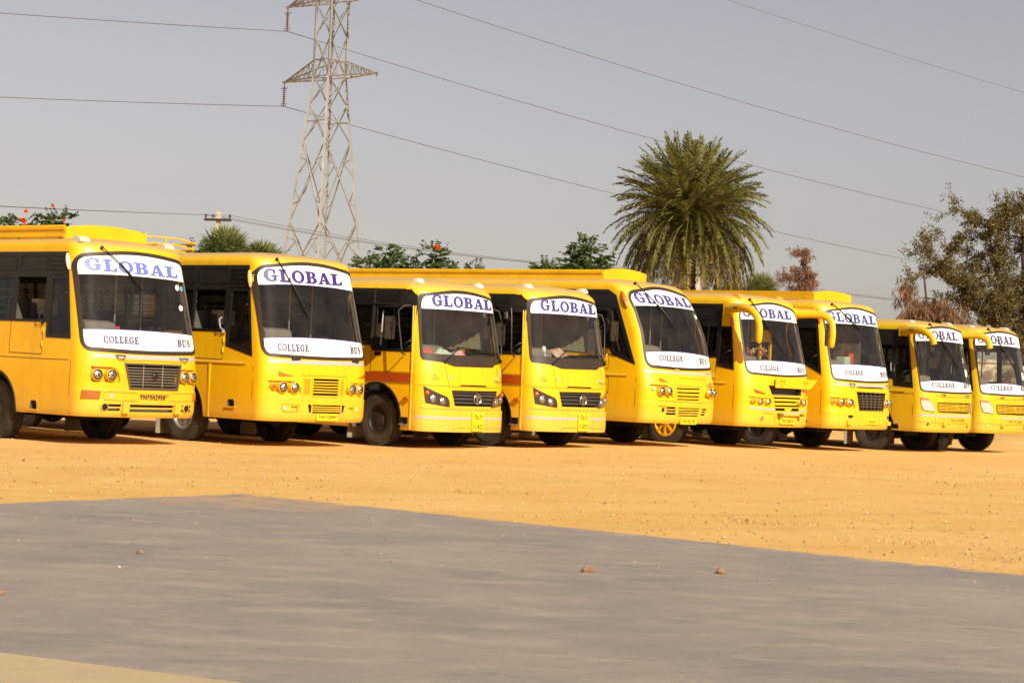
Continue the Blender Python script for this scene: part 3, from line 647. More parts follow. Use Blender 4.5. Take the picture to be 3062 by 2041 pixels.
RK = [(.3, .03), (1.3, 0), (1.6, .04), (2.9, .36), (3.3, .47)]; INS = [(1.3, 0), (2.9, .10), (3.3, .12)]
INS3 = [(1.3, 0), (2.8, .08), (3.1, .10)]
def wsout(bl, bm, br, tr, tm, tl, r=(.14, .5, .14, .22, .6, .20)): return rounded([bl, bm, br, tr, tm, tl], list(r))
def wsm(b, bl, bm, tm, tl, r=(.14, .5, .14, .22, .6, .20)):
    c = lambda z: b.winv(b.W / 2, z)
    return rounded([bl, (c(bm), bm), b.mir(bl), b.mir(tl), (c(tm), tm), tl], list(r))
def rectp(a0, z0, a1, z1): return [(a0, z0), (a1, z0), (a1, z1), (a0, z1)]
def side_seams(b, lines, name='panel_seam_lines'):
    m = MB()
    for l in lines: b.lineS(m, l, .012, .003)
    m.build(name, SEAM, b.root, fix=False)
def front_seams(b, lines, name='front_seam_lines', w=.008):
    m = MB()
    for l in lines: b.lineF(m, l, w, .003)
    m.build(name, SEAM, b.root, fix=False)
def belt(b, z, v1, w=.05, v0=.3, name='belt_moulding'):
    n = 14
    for side in (b.SL, b.SR):
        m = MB(); pts = [v0 + (v1 - v0) * (i / n) ** 1.6 for i in range(n + 1)]
        for a, c in zip(pts, pts[1:]):
            m.add([side(a, z, .0), side(a, z + w * .25, .02), side(a, z + w * .75, .02), side(a, z + w, .0), side(c, z, .0), side(c, z + w * .25, .02), side(c, z + w * .75, .02), side(c, z + w, .0)],
                  [(0, 1, 5, 4), (1, 2, 6, 5), (2, 3, 7, 6)])
        m.build(name, b.paint, b.root, 30)
def slats(b, poly, n, w=.018, m_=YR, name='grille_slat', o=.0, parent=None, z0=None, z1=None, round_=.012):
    # horizontal slats across a front opening
    zs = [p[1] for p in poly]; z0 = min(zs) if z0 is None else z0; z1 = max(zs) if z1 is None else z1; mb = MB()
    for i in range(n):
        z = z0 + (z1 - z0) * (i + 1) / (n + 1)
        xs = []
        for p, q in zip(poly, poly[1:] + poly[:1]):
            if (p[1] - z) * (q[1] - z) < 0: t = (z - p[1]) / (q[1] - p[1]); xs.append(p[0] + (q[0] - p[0]) * t)
        if len(xs) < 2: continue
        a, c = min(xs), max(xs); k = max(3, int((c - a) / .1))
        mb.tube([b.F(a - .01 + (c - a + .02) * j / k, z, o) for j in range(k + 1)], w, 6)
    return mb.build(name, m_, parent or b.root, 40)
def frame(b, poly, w, m_, o=.02, name='grille_frame', o2=-.02, parent=None):
    return b.dF(name, grow(poly, w), m_, o, o2, [poly], .12, parent)
def back(b, poly, d=.085, m_=DARK, name='grille_shade_backing'):  # near-black sheet added to keep the space behind a grille dark
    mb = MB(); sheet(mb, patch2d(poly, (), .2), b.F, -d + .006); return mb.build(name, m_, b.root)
def driver_door(b, v0, v1, z0, z1, skew=.03):
    m = MB(); b.lineS(m, [(v0, z1), (v0 - skew, z0), (v1, z0 - .01), (v1 + skew, z1)], .012, .004); do = m.build('driver_door', SEAM, b.root, fix=False)
    hn = MB()
    for z in (z0 + .12, z1 - .18): hn.tube([b.SL(v1, z, .012), b.SL(v1, z + .09, .012)], .012, 6)
    hn.build('door_hinge', b.paint, do)
    return do
def handle_bar(b, v, z, m_=BLK, l=.22):
    m = MB(); m.tube([b.SL(v, z - l / 2, .01), b.SL(v + .01, z - l / 3, .07), b.SL(v + .05, z + l / 3, .08), b.SL(v + .06, z + l / 2, .02)], .012, 6); m.box(*(0,) * 6) if False else None
    m.bar(b.SL(v - .02, z - l / 2, .005), b.SL(v - .02, z - l / 2 - .05, .03), .05, .02); m.build('mirror_bracket', m_, b.root, 40)
def inner_mirror(b, v=.5, z=2.35):
    m = MB(); p = b.SL(v, z, -.14); m.box(p.x - .05, p.x + .05, p.y - .02, p.y + .02, z - .14, z + .16); m.bar(p, b.SL(v - .2, z + .02, .01), .03, .02); m.build('side_mirror', RIMD, b.root)
def vent(b, v0, v1, z0, z1):
    p = rounded(rectp(v0, z0, v1, z1), [.0, .0, .1, .1]); m = MB(); m.prism([(-b.W / 2 - .1, b.vw(v), z) for v, z in p], (.2, 0, 0)); b.cutter(m, 1)
def vent_lip(b, v0, v1, z0):
    m = MB(); m.bar(b.SL(v0 - .03, z0, .012), b.SL(v1 + .03, z0, .012), .03, .02); m.build('drain_lip', b.paint, b.root)
def upper_panels(b, L, zu0, zu1, first, step=1.06, louv=True):
    for sd in (b.SL, b.SR):
        m = MB(); v = first
        while v + step < L - .45:
            fr = rectp(v + .04, zu0, v + step - .14, zu1); slab(m, patch2d(grow(rounded(fr, .03), .012), [rounded(fr, .03)], 2), sd, .020, .004); v += step
        if louv:
            for k in range(5): z = zu0 - .06 + k * .075; m.bar(sd(.50, z, .014), sd(.98, z, .014), .03, .03)
        m.build('upper_vent_panel', BLK, b.root)
def mudflap(b, v, zt=.62, zb=.10):
    for x in (-b.W / 2 + .06, b.W / 2 - .44): MB().box(x, x + .38, v, v + .012, zb, zt).build('mudflap', MUD, b.root)
def big_arm(b, z=3.0, hang=2.32, x=None, right=True, base=.0, reach=.42, mirror=True):
    # large moulded mirror arm reaching forward from the top of the pillar
    for sg in ((-1, 1) if right else (-1,)):
        yb = b.rk(2.9) + b.cc * .6 + base; hx = b.hw(2.95)
        X = lambda o: sg * (hx + o)
        m = MB(); pts = [(X(.04), yb + .10, z), (X(.10), yb - .1, z + .01), (X(.19) , yb - .38, z + .01), (X(.24), yb - .62, z - .03), (X(.24), yb - .78, z - .15), (X(.22), yb - .84, z - .32)]
        if mirror != 'short': pts += [(X(.21), yb - .85, z - .45), (X(.20), yb - .84, hang + .06), (X(.20), yb - .82, hang)]
        n = len(pts); rs = [.115, .105, .095, .09, .085, .08] + ([.085, .08, .045] if mirror != 'short' else [])
        # smooth the path
        P = []; Q = []
        for i in range(n - 1):
            for t in (0, .33, .66):
                p0, p1, p2, p3 = (Vector(pts[max(i - 1, 0)]), Vector(pts[i]), Vector(pts[i + 1]), Vector(pts[min(i + 2, n - 1)]))
                P.append(.5 * ((2 * p1) + (p2 - p0) * t + (2 * p0 - 5 * p1 + 4 * p2 - p3) * t * t + (3 * p1 - p0 - 3 * p2 + p3) * t ** 3)); Q.append(rs[i] + (rs[i + 1] - rs[i]) * t)
        P.append(Vector(pts[-1])); Q.append(rs[-1]); m.tube(P, Q, 14, .72)
        a = m.build('mirror_arm', b.paint, b.root, 60)
        k = MB().box(X(-.11), X(.09), yb + .02, yb + .22, z - .13, z + .12).build('arm_mount', b.paint, a)
        s_ = MB(); s_.tube([(X(.11) + sg * .085, yb - .14, z + .02), (X(.16) + sg * .09, yb - .30, z + .015)], .02, 8, 1.5); s_.build('arm_slot', SEAM, a, 60)
        q = MB(); q.prism([(X(.21) + px_, yb - .74, pz) for px_, pz in rounded([(-.09, hang + .02), (.09, hang + .02), (.09, z - .30), (-.09, z - .30)], .04)] if mirror is True else [(X(.21) + px_, yb - .80, pz) for px_, pz in rounded([(-.10, hang), (.10, hang), (.10, z - .36), (-.10, z - .36)], .04)], (0, .03, 0)); q.build('mirror', MIR if mirror is True else RIMD, a)

def std_body(b, ws, band, win_holes, recs, arch_v, cav=1.42, floor=1.1, extra=()):
    b.cutF(grow(ws, .004), .75, 1)
    h = b.W / 2; m = MB(); m.prism([(-h - .3, b.vw(v), z) for v, z in band], (b.W + .6, 0, 0)); b.cutter(m, 1)
    for poly, d, mi in recs: b.cutF(poly, d, mi)
    b.arches(arch_v)
    for f in extra: f()
    b.body(cav, floor); b.archtrim()

# ---- bus 1: wide chrome grille, ribbed luggage rack
def bus1():
    b = Bus('college_bus', 'yellow bus with pale blue lettering and wide brown framed grille, at the left edge', (-6.766, 35.0, 0), 48.5, 2.5, 10.2, .47, 3.36, .46, RK, INS, Y1, lip=(.93, .018), wt=1)
    ws = wsm(b, (.225, 1.595), 1.56, 3.175, (.245, 3.06))
    L = b.vo(b.L); bandp = [(.17, 1.73), (.95, 1.74), (.97, 1.99), (L - .5, 1.99), (L - .5, 3.13), (.50, 3.13)]
    gr = [(1.09, .97), (1.98, .965), (2.02, 1.335), (.985, 1.335)]
    hl = rounded([(.36, 1.04), (.90, 1.04), (.86, 1.20), (.74, 1.285), (.34, 1.285)], [.03, .01, .1, .06, .03]); hr = b.mirp(hl)
    slot = [(1.04, .565), (1.92, .565), (1.94, .685), (1.0, .685)]; sl = [(.60, .575), (.90, .575), (.93, .685), (.60, .685)]; sr = [(2.03, .575), (2.30, .575), (2.30, .685), (2.02, .685)]
    plr = [(1.27, .80), (1.80, .80), (1.84, .865), (1.26, .865)]
    std_body(b, ws, bandp, None, [(gr, .085, 1), (hl, .055, 0), (hr, .055, 0), (slot, .10, 1), (sl, .09, 1), (sr, .09, 1)], (2.6, 7.7), extra=[lambda: vent(b, 1.12, 1.34, .53, .68)])
    b.windscreen(ws, .055, lambda a: 2.80 - .03 * ((a - 1.2) / 1.0) ** 2, lambda a: 1.895 - .022 * ((a - 1.2) / 1.0) ** 2, (.37, 2.15, 2.855), (.58, 1.25, 1.675, 1.785), (1.99, 2.26, 1.665, 1.78), LBLUE, .200, -.035)
    panes = std_wins(0, L)
    q = rounded([(.235, 1.79), (.89, 1.79), (.91, 2.70), (.445, 2.70)], .03)
    b.band(bandp, panes, q, open_=(0,)); upper_panels(b, L, 2.85, 3.07, 1.06)
    m = MB(); b.lineS(m, [(.42, 1.80), (.86, 2.66)], .0, .0) if False else None
    gf = frame(b, gr, .028, GRL); slats(b, gr, 7, .0105, GRC, o=-.012, parent=gf)
    mm = MB()
    for a in (1.33, 1.70): mm.tube([b.F(a, .97, -.002), b.F(a, 1.33, -.002)], .008, 6)
    mm.build('grille_upright', GRC, gf); MB().lathe([(.055, 0), (.055, .012), (.045, .02), (.001, .022)], b.F(1.56, 1.16, .0), (0, -1, 0), 20).build('grille_badge', BLK, gf, 40); back(b, gr)
    for a in (.45, .71, b.mir((.45, 1.15))[0], b.mir((.71, 1.15))[0]): b.lamp(a, 1.155, .085, proud=.045)
    b.dF('front_indicator', rounded([(.18, .765), (.51, .765), (.53, .89), (.19, .90)], .01), mat('amber_dull', (.36, .10, .006), .25, coat=1, bump=.4, bscale=60), .022)
    b.dF('front_indicator', rounded([(2.33, .765), (2.47, .765), (2.475, .89), (2.35, .89)], .01), AMB, .018)
    b.dF('reflective_strip', [(.37, 1.435), (1.25, 1.425), (2.43, 1.435), (2.43, 1.50), (1.25, 1.49), (.37, 1.495)], REFL, .005)
    b.hook(.88, 1.475, .16, .06); b.hook(2.10, 1.465, .15, .055)
    front_seams(b, [[(.93, 1.395), (1.5, 1.405), (2.05, 1.395)], [(1.06, .925), (2.0, .925)], [(.62, .745), (.58, .81), (.62, .88), (1.22, .875)], [(.62, .745), (1.22, .745)], [(1.86, .88), (2.32, .88), (2.35, .82), (2.32, .755), (1.86, .75)]])
    sc = slats(b, slot, 1, .016, b.paint, 'bumper_slat', -.012)
    for P_, nm in ((sl, 'bumper_slat'), (sr, 'bumper_slat')): slats(b, P_, 1, .014, b.paint, nm, -.012)
    for a in (.62, b.mir((.62, .63))[0]): b.lamp(a, .635, .058, b.paint, .02, DARK, 'fog_lamp_hole')
    for a0, a1 in ((.93, 1.05), (1.93, 2.04)):
        m = MB(); P_ = patch2d([(a0, .55), (a1, .55), (a1 + .015, .72), (a0 + .01, .72)], (), .05); slab(m, P_, b.F, .05, -.05); m.build('bumper_fin', b.paint, b.root)
    m = MB(); slab(m, patch2d(rounded([(.70, .79), (.78, .79), (.78, .85), (.70, .85)], .008), (), 1), b.F, .006, 0); m.build('bumper_tag', REFL, b.root)
    plb = b.dF('plate_patch', plr, mat('plate_ochre', (.40, .19, .01), .6), .004); t = MB(); plain(t, 'TN73A2958', 1.275, 1.755, .765, .845, b.F, .007); t.build('plate_number', PLT, plb, fix=False)  # darker ochre patch laid on the body paint, no hollow is cut
    b.wiper(((.70, 3.22), (1.07, 2.92), (1.40, 2.55)))
    side_seams(b, [[(.16, 1.375), (1.0, 1.372), (2.5, 1.38), (4, 1.38), (L - .3, 1.38)], [(.10, .52), (.09, 1.37)]]); driver_door(b, 2.16, 1.05, 1.455, 1.98); handle_bar(b, 1.10, 2.10); inner_mirror(b, .62, 2.45)
    vent_lip(b, 1.10, 1.36, .525); b.teardrop(.46, 2.98, .27, .045, MARK, .10)
    mr = MB(); mr.tube([b.SR(.45 + .1 * t, 2.85 + .3 * t, .02) for t in (0, .3, .6, 1)], [.02, .045, .045, .02], 8); mr.build('side_marker_lamp', b.paint, b.root, 50)
    b.rooflamp(-.92, .82, 3.31); b.rooflamp(.84, .80, 3.31); b.rack_sheet(.40, 1.32, 9.3, 3.375, 3.61)
    m = MB()
    for (a, z, r, c) in ((2.19, 2.66, .035, 0), (2.19, 2.33, .035, 0)): pass
    st = MB()
    for a, z in ((2.10, 2.66), (2.14, 2.32)): sheet(st, patch2d(ell(a, z, .045, .05, 0, 340, 16), (), 1), b.F, .004)
    st.build('round_sticker', BANN, b.ws, fix=False); st = MB(); sheet(st, patch2d(ell(2.20, 2.65, .04, .045, 0, 340, 16), (), 1), b.F, .005); st.build('round_sticker', mat('sticker_blue', (.12, .38, .55), .5), b.ws, fix=False)
    b.chassis(2.6, 7.7, rims=(RIMD, RIMD)); b.interior(n=7, top=1.86); mudflap(b, 3.3)
    return b
def bus2():
    b = Bus('college_bus', 'yellow bus with purple lettering and small yellow slatted grille, second from the left', (-4.12, 37.5, 0), 47, 2.5, 10.2, .46, 3.37, .42, RK, INS, Y2, lip=(.88, .022), wt=2)
    ws = wsm(b, (.21, 1.63), 1.60, 3.245, (.24, 3.11))
    L = b.vo(b.L); bandp = [(.14, 1.58), (.97, 1.74), (.99, 1.99), (L - .5, 1.99), (L - .5, 3.15), (.47, 3.15)]
    g = rectp(1.22, .93, 1.77, 1.225); lg = rectp(1.22, .615, 1.83, .765); gl = rectp(1.0, .93, 1.18, 1.225)
    lgl = rounded([(1.15, .625), (1.20, .625), (1.20, .765), (1.12, .765)], .01); lgr = rounded([(1.86, .625), (1.89, .625), (1.93, .765), (1.86, .765)], .01)
    hl = rounded([(.27, 1.10), (.35, .97), (.98, .955), (.94, 1.10), (.82, 1.165), (.27, 1.165)], [.02, .06, .01, .1, .06, .02]); hr = b.mirp(hl)
    fr = rectp(.76, .64, .90, .73); frr = rectp(2.02, .64, 2.14, .73)
    std_body(b, ws, bandp, None, [(g, .085, 1), (lg, .085, 1), (lgl, .06, 1), (lgr, .06, 1), (hl, .05, 0), (hr, .05, 0), (fr, .04, 0), (frr, .04, 0)], (2.48, 7.5), extra=[lambda: vent(b, .60, .82, .67, .80)])
    b.windscreen(ws, .05, lambda a: 2.865 - .04 * ((a - 1.3) / 1.0) ** 2, lambda a: 1.925 - .035 * ((a - 1.3) / 1.0) ** 2, (.35, 2.04, 2.885), (.48, 1.14, 1.685, 1.805), (2.05, 2.30, 1.69, 1.81), PURP, .220, .02, line=(.26, 2.28))
    panes = std_wins(0, L, 2.03, 2.72, first=1.12); q = rounded([(.205, 1.65), (.92, 1.79), (.93, 2.70), (.445, 2.70)], .03)
    b.band(bandp, panes, q, open_=(0,)); upper_panels(b, L, 2.85, 3.10, 1.06)
    gf = frame(b, g, .022, b.paint, .012); slats(b, g, 5, .013, b.paint, o=-.01, parent=gf); back(b, g)
    gf = frame(b, lg, .012, b.paint, .008); slats(b, lg, 3, .012, b.paint, o=-.01, parent=gf); back(b, lg)
    for a0, a1 in ((1.01, 1.17), (1.82, 1.89)):
        mp = b.dF('mesh_panel', rectp(a0, .935, a1, 1.22), YR, .004); mm = MB(); z = .95
        while z < 1.21: b.lineF(mm, [(a0 + .015, z), (a1 - .015, z)], .007, .006); z += .018
        mm.build('mesh_lines', SEAM, mp, fix=False)
    for a in (.57, .81, b.mir((.57, 1.1))[0], b.mir((.81, 1.1))[0]): b.lamp(a, 1.055, .083, proud=.05)
    b.lamp(.385, 1.065, .045, b.paint, .02, RED, 'indicator_lamp'); b.lamp(b.mir((.385, 1.07))[0], 1.07, .04, b.paint, .015, RED, 'indicator_lamp')
    b.dF('amber_wedge_lamp', [(.48, 1.245), (.79, 1.25), (.475, 1.325)], AMB, .012); b.dF('amber_wedge_lamp', [(2.22, 1.26), (2.42, 1.26), (2.40, 1.335)], AMB, .012)
    b.lamp(.635, .685, .04, b.paint, .01, MARK, 'fog_lamp'); b.lamp(b.mir((.635, .69))[0], .69, .035, b.paint, .01, MARK, 'fog_lamp')
    b.dF('reflective_strip', [(.27, 1.475), (1.25, 1.465), (2.42, 1.485), (2.42, 1.545), (1.25, 1.53), (.27, 1.53)], REFL, .005)
    for a in (.85, 2.15): m = MB(); m.box(b.lx(a) - .09, b.lx(a) + .09, b.F(a, 1.56, .03).y, b.F(a, 1.56, -.02).y, 1.535, 1.58); m.build('bonnet_latch', RUB, b.root)
    front_seams(b, [[(.98, 1.27), (1.95, 1.275)], [(.57, .66), (.56, .73), (.60, .76), (.92, .755), (.95, .70), (.92, .63), (.6, .63)]])
    b.plate('TN57Q8989', 1.29, 1.79, .49, .605, .03)
    b.wiper(((.66, 3.265), (.95, 2.76), (1.19, 2.27)))
    belt(b, 1.415, L - .3); driver_door(b, 2.12, 1.05, 1.50, 1.98); handle_bar(b, 1.10, 2.12, REFL); inner_mirror(b, .62, 2.45); vent_lip(b, .58, .84, .665)
    side_seams(b, [[(.06, .5), (.06, 1.4)]]); m = MB(); m.bar(b.SL(1.42, .47, .012), b.SL(1.42, 1.41, .012), .045, .02); m.build('side_batten', b.paint, b.root)
    b.teardrop(.40, 2.92, .30, .05, mat('marker_orange_pale', (.72, .42, .12), .4, coat=.5), .08)
    # rail luggage rack at the rear of the roof
    rr = MB(); y0, y1 = 4.7, 8.6
    for z in (3.47, 3.58, 3.70):
        q = .04 * (z - 3.47); rr.tube([(-.85, y1, z), (-.85, y0 + .25, z), (-.75, y0 + .05, z + .0), (-.3, y0, z + .06), (.3, y0, z + .06), (.75, y0 + .05, z), (.85, y0 + .25, z), (.85, y1, z)], .017, 6)
    for x in (-.85, 0, .85):
        for y in ((y0 + .25, (y0 + y1) / 2, y1) if x else (y0,)): rr.tube([(x, y, 3.38), (x, y, 3.72 + (.05 if not x else 0))], .017, 6)
    for k in range(8): rr.bar((-.85, y0 + .3 + k * .5, 3.47), (.85, y0 + .3 + k * .5, 3.47), .03, .015)
    rr.build('luggage_rack', YR, b.root, 40)
    b.chassis(2.48, 7.5, rims=(RIMS, RIMD)); b.interior(n=7, top=1.90); mudflap(b, 3.2)
    return b
def mini(name, label, org, th, plate, cloth):
    b = Bus('college_bus', label, org, th, 2.3, 8.4, .31, 3.09, .46, [(.3, 0), (1.15, 0), (1.4, .02), (2.8, .30), (3.1, .38)], INS3, Y2, roll=.24, froll=.42, lip=(.725, .035), tuck=.0, wt=3 if plate == 'F-3423' else 4)
    W = b.W; ws = wsm(b, (.27, 1.735), 1.72, 2.895, (.33, 2.79), (.05, .3, .05, .16, .6, .16))
    L = b.vo(b.L); bandp = [(.10, 1.76), (1.36, 1.76), (1.40, 1.86), (L - .5, 1.86), (L - .5, 2.94), (.30, 2.90), (.16, 2.80), (.12, 2.62)]
    gr = [(.98, .80), (1.88, .80), (1.92, .90), (1.95, 1.08), (.90, 1.07)]; hs = rounded([(1.06, 1.155), (1.74, 1.155), (1.68, 1.185), (1.12, 1.185)], .01)
    hl = rounded([(.32, .83), (.86, .765), (.85, .86), (.80, .95), (.46, 1.06), (.25, 1.14)], [.02, .02, .02, .04, .06, .015]); hr = b.mirp(hl)
    b.step = rectp(.12, .42, .34, .55)
    def ex(): m = MB(); m.prism([(-W / 2 - .1, b.vw(v), z) for v, z in b.step], (.22, 0, 0)); b.cutter(m, 1)
    std_body(b, ws, bandp, None, [(gr, .09, 1), (hs, .04, 1)], (1.38, 5.5), cav=1.5, floor=1.0, extra=[ex])
    b.windscreen(ws, .004, lambda a: 2.565 - .01 * ((a - 1.16) / 1.0) ** 2, lambda a: 1.7, (.56, 1.99, 2.618), None, None, INDIGO, .205, -.01, line=(.34, 2.05), bot=False)
    mask = rounded([(.20, 1.62), (.70, 1.585), (.96, 1.515), (1.86, 1.525), (1.93, 1.58), b.mir((.20, 1.62)), b.mir((.25, 2.82)), (b.winv(b.W / 2, 2.9), 2.955), (.25, 2.82)], [.1, .05, .05, .03, .03, .06, .18, .6, .14])
    b.dF('windscreen_surround', mask, RUB, .012, -.02, [grow(ws, -.002)], .09, b.ws)
    fz = 1.80
    panes = [rounded([(.16, fz), (1.30, fz), (1.30, 2.56), (.20, 2.56)], .04)] + [(rectp(v, 1.92, v + .88, 2.60)) for v in (1.50, 2.48, 3.46, 4.44, 5.42, 6.40)]
    b.band(bandp, panes, None, open_=(0,))
    m = MB(); m.bar(b.SL(.13, 2.60, .02), b.SL(1.42, 2.64, .02), .03, .03); m.bar(b.SL(1.38, 1.8, .012), b.SL(1.40, 2.92, .012), .06, .02); m.build('door_window_rail', RUB, b.root)
    m = MB(); m.tube([b.SL(1.19, 1.86, -.06), b.SL(1.19, 2.5, -.06)], .014, 6); m.build('door_grab_bar', REFL, b.root)
    gf = frame(b, gr, .006, BLK, .008); 
    mb = MB()
    for k, z in enumerate((.855, .925, .995, 1.055)):
        e0, e1 = (.975 - .085 * (z - .8) / .27 - .0, 1.90 + .05 * (z - .8) / .27)
        mb.prism([b.F(e0, z - .022, -.05), b.F(e0, z + .022, -.02), b.F(e0, z + .022, -.05)], b.F(e1, z, 0) - b.F(e0, z, 0)) if False else None
        n = 9
        for j in range(n):
            a0 = e0 + (e1 - e0) * j / n; a1 = e0 + (e1 - e0) * (j + 1) / n
            mb.add([b.F(a0, z - .024, .0), b.F(a1, z - .024, .0), b.F(a1, z + .024, -.03), b.F(a0, z + .024, -.03), b.F(a0, z - .026, -.03), b.F(a1, z - .026, -.03)], [(0, 1, 2, 3), (0, 4, 5, 1)])
    mb.build('grille_slat', mat('slat_charcoal', (.05, .038, .03), .4), gf); back(b, gr, .09)
    em = MB().lathe([(.100, 0), (.100, .02), (.092, .028), (.082, .02), (.082, 0)], b.F(1.50, .925, .0), (0, -1, 0), 28, True)
    c = b.F(1.50, .925, .012); em.bar(c + Vector((-.055, 0, .05)), c + Vector((.055, 0, .05)), .012, .02).bar(c + Vector((-.018, 0, .05)), c + Vector((-.012, 0, -.075)), .012, .016).bar(c + Vector((.018, 0, .05)), c + Vector((.012, 0, -.075)), .012, .016)
    em.tube([c + Vector((-.05 + .0, 0, .02)), c + Vector((-.035, 0, .035)), c + Vector((-.018, 0, .045))], .007, 6); em.tube([c + Vector((.05, 0, .02)), c + Vector((.035, 0, .035)), c + Vector((.018, 0, .045))], .007, 6)
    em.build('grille_emblem', GRC, gf, 40)
    for P_, aa in ((hl, (.47, .69, .345)), (hr, [b.mir((q, .9))[0] for q in (.47, .69, .345)])):
        ho = b.dF('headlight', P_, mat('lamp_black', (.03, .02, .014), .15, coat=1), .012)
        for i, a in enumerate(aa):
            z = (.915, .875, 1.015)[i]; r = (.062, .062, .04)[i]
            p = b.F(a, z, .012); MB().lathe([(r * 1.1, -.01), (r * 1.1, .008), (r, .012), (r * .7, .024), (.001, .03)], p, (b.F(a, z, .1) - b.F(a, z, 0)) + Vector((0, -.08, 0)), 24).build('lamp_lens', LENS if i < 2 else RED, ho, 50)
    b.dF('reflective_strip', [(.06, .545), (1.0, .54), (2.2, .55), (2.2, .59), (1.0, .585), (.06, .59)], REFL, .005)
    b.plate('', 1.33, 1.64, .335, .67, .035, rows=('TN-73', plate)); 
    front_seams(b, [[(.05, 1.155), (.6, 1.15), (1.16, 1.14), (1.8, 1.145), (W - .08, 1.165)], [(.745, 1.52), (.79, 1.30), (.825, 1.15)], [(W - .34, 1.52), (W - .33, 1.15)], [(.06, .73), (W - .06, .73)], [(.90, .33), (1.02, .385), (1.5, .385)], [(1.5, .385), (2.2, .385)]])
    t = MB(); plain(t, 'TATA', .45, .55, 1.325, 1.35, b.F, .006); plain(t, '1112TC', .43, .60, 1.262, 1.298, b.F, .006); plain(t, 'City Ride', W - .40, W - .13, 1.235, 1.28, b.F, .006); t.build('front_badge', mat('badge_ink', (.22, .10, .01), .6), b.root, fix=False)
    for a in (.85, W - .36): m = MB(); slab(m, patch2d(rounded(rectp(a - .02, 1.28, a + .02, 1.345), .012), (), 1), b.F, .014, 0); m.build('bonnet_catch', REFL, b.root)
    if plate == 'F-3423':
        a, z = W - .185, 1.42; e = MB(); sheet(e, patch2d(ell(a, z, .075, .095, 0, 340, 20), (), .1), b.F, .005); eo = e.build('round_emblem', BANN, b.root, fix=False)
        e = MB(); sheet(e, patch2d(ell(a, z, .07, .09, 0, 340, 20), [ell(a, z, .06, .078, 0, 340, 20)], .1), b.F, .008); sheet(e, patch2d([(a - .02, z - .045), (a + .025, z - .05), (a + .012, z), (a + .03, z + .045), (a - .03, z + .04), (a - .012, z)], (), .1), b.F, .008); e.build('emblem_drawing', STR, eo, fix=False)
    # wipers parked at the bottom
    b.wiper(((.74, 1.60), (1.08, 1.86), (1.62, 1.83))); b.wiper(((2.08, 1.64), (1.93, 1.80), (1.42, 1.80)))
    # stripes and door
    side = [(v, z) for v, z in []]
    [(b.dS('side_stripe', rectp(.02, 1.185, L - .15, 1.355), STR, .004, -.002, right=q_), b.dS('side_stripe_lower', rectp(.02, 1.15, L - .15, 1.182), STR2, .004, -.002, right=q_)) for q_ in (False, True)]
    m = MB(); b.lineS(m, [(1.38, 1.76), (1.38, 1.37)], .014, .006); b.lineS(m, [(1.38, 1.37), (.1, 1.37)], .008, .006)
    do = m.build('driver_door', SEAM, b.root, fix=False)
    m = MB(); 
    for v in (.02, .065): m.tube([b.SL(max(v, .05), .33, .012), b.SL(max(v, .05), 1.5, .014), b.SL(v + .12, 2.60, .012)], .014, 6)
    m.build('door_post', b.paint, do, 40); m = MB(); slab(m, patch2d(rounded(rectp(1.07, 1.66, 1.29, 1.735), .01), (), 2), b.SL, .006, -.01); m.build('door_handle', BLK, do)
    m = MB(); m.bar(b.SL(.10, .415, .015), b.SL(.36, .415, .015), .05, .02); m.build('step_plate', GREYP, b.root)
    m = MB(); m.tube([b.SL(.24, .90, .03), b.SL(.08, .90, .035)], [.028, .032], 8, 1.0); m.build('side_indicator', AMB, b.root, 50)
    # tubular mirror arms
    for sg, sd in ((-1, b.SL), (1, b.SR)):
        h = b.W / 2
        if plate == 'F-3423' and sg < 0: pts = [(sg * (h + .0), .68, 1.70), (sg * (h + .16), .60, 1.72), (sg * (h + .20), .57, 1.80), (sg * (h + .16), .70, 2.25), (sg * (h + .14), .75, 2.50), (sg * (h + .06), .67, 2.60), (sg * (h - .07), .63, 2.60)]; mc = (sg * (h + .12), .97, 2.18)
        else: pts = [(sg * (h + .0), .69, 1.70), (sg * (h + .18), .57, 1.72), (sg * (h + .24), .57, 1.80), (sg * (h + .24), .60, 2.45), (sg * (h + .20), .65, 2.62), (sg * (h + .08), .77, 2.66), (sg * (h - .05), 1.25, 2.68)]; mc = (sg * (h + .20), .90, 2.12)
        m = MB(); m.tube(pts, .015, 7); m.tube([pts[3], (mc[0], mc[1], mc[2] + .1)], .012, 6); ao = m.build('mirror_arm', RIMD, b.root, 40)
        m = MB(); m.prism([(mc[0] + x, mc[1], mc[2] + z) for x, z in rounded(rectp(-.13, -.21, .13, .21), .04)], (0, .045, 0)); m.build('mirror', RIMD, ao, 40)
        if plate != 'F-3423': m = MB(); m.tube([(mc[0] + .02, mc[1] - .1, 2.55), (mc[0] + .02, mc[1] - .12, 2.42)], [.05, .06], 8); m.build('round_mirror', RIMD, ao, 50)
    b.rooflamp(-.78, .78, 3.055, 'shell', mat('lamp_shell', (.62, .55, .42), .35)); b.rooflamp(.86, .78, 3.055, 'shell', MARK)
    b.chassis(1.38, 5.5, .48, rims=(RIMD, RIMD)); b.interior(floor=1.0, n=5, top=1.72); mudflap(b, 2.15)
    if cloth:      # side curtain bunched behind the windscreen
        m = MB(); n = 44; rows = []
        for z in (1.85, 2.3, 2.75): rows.append([(.18 + .95 * (i / n), .85 + .55 * (1 - i / n) + .05 * math.sin(i * 1.25), z) for i in range(n + 1)])
        for r_ in rows: m.v += r_
        for j in range(2):
            for i in range(n): m.f.append((j * (n + 1) + i, j * (n + 1) + i + 1, (j + 1) * (n + 1) + i + 1, (j + 1) * (n + 1) + i))
        m.build('curtain', CURT, b.root, 60, fix=False)
    return b
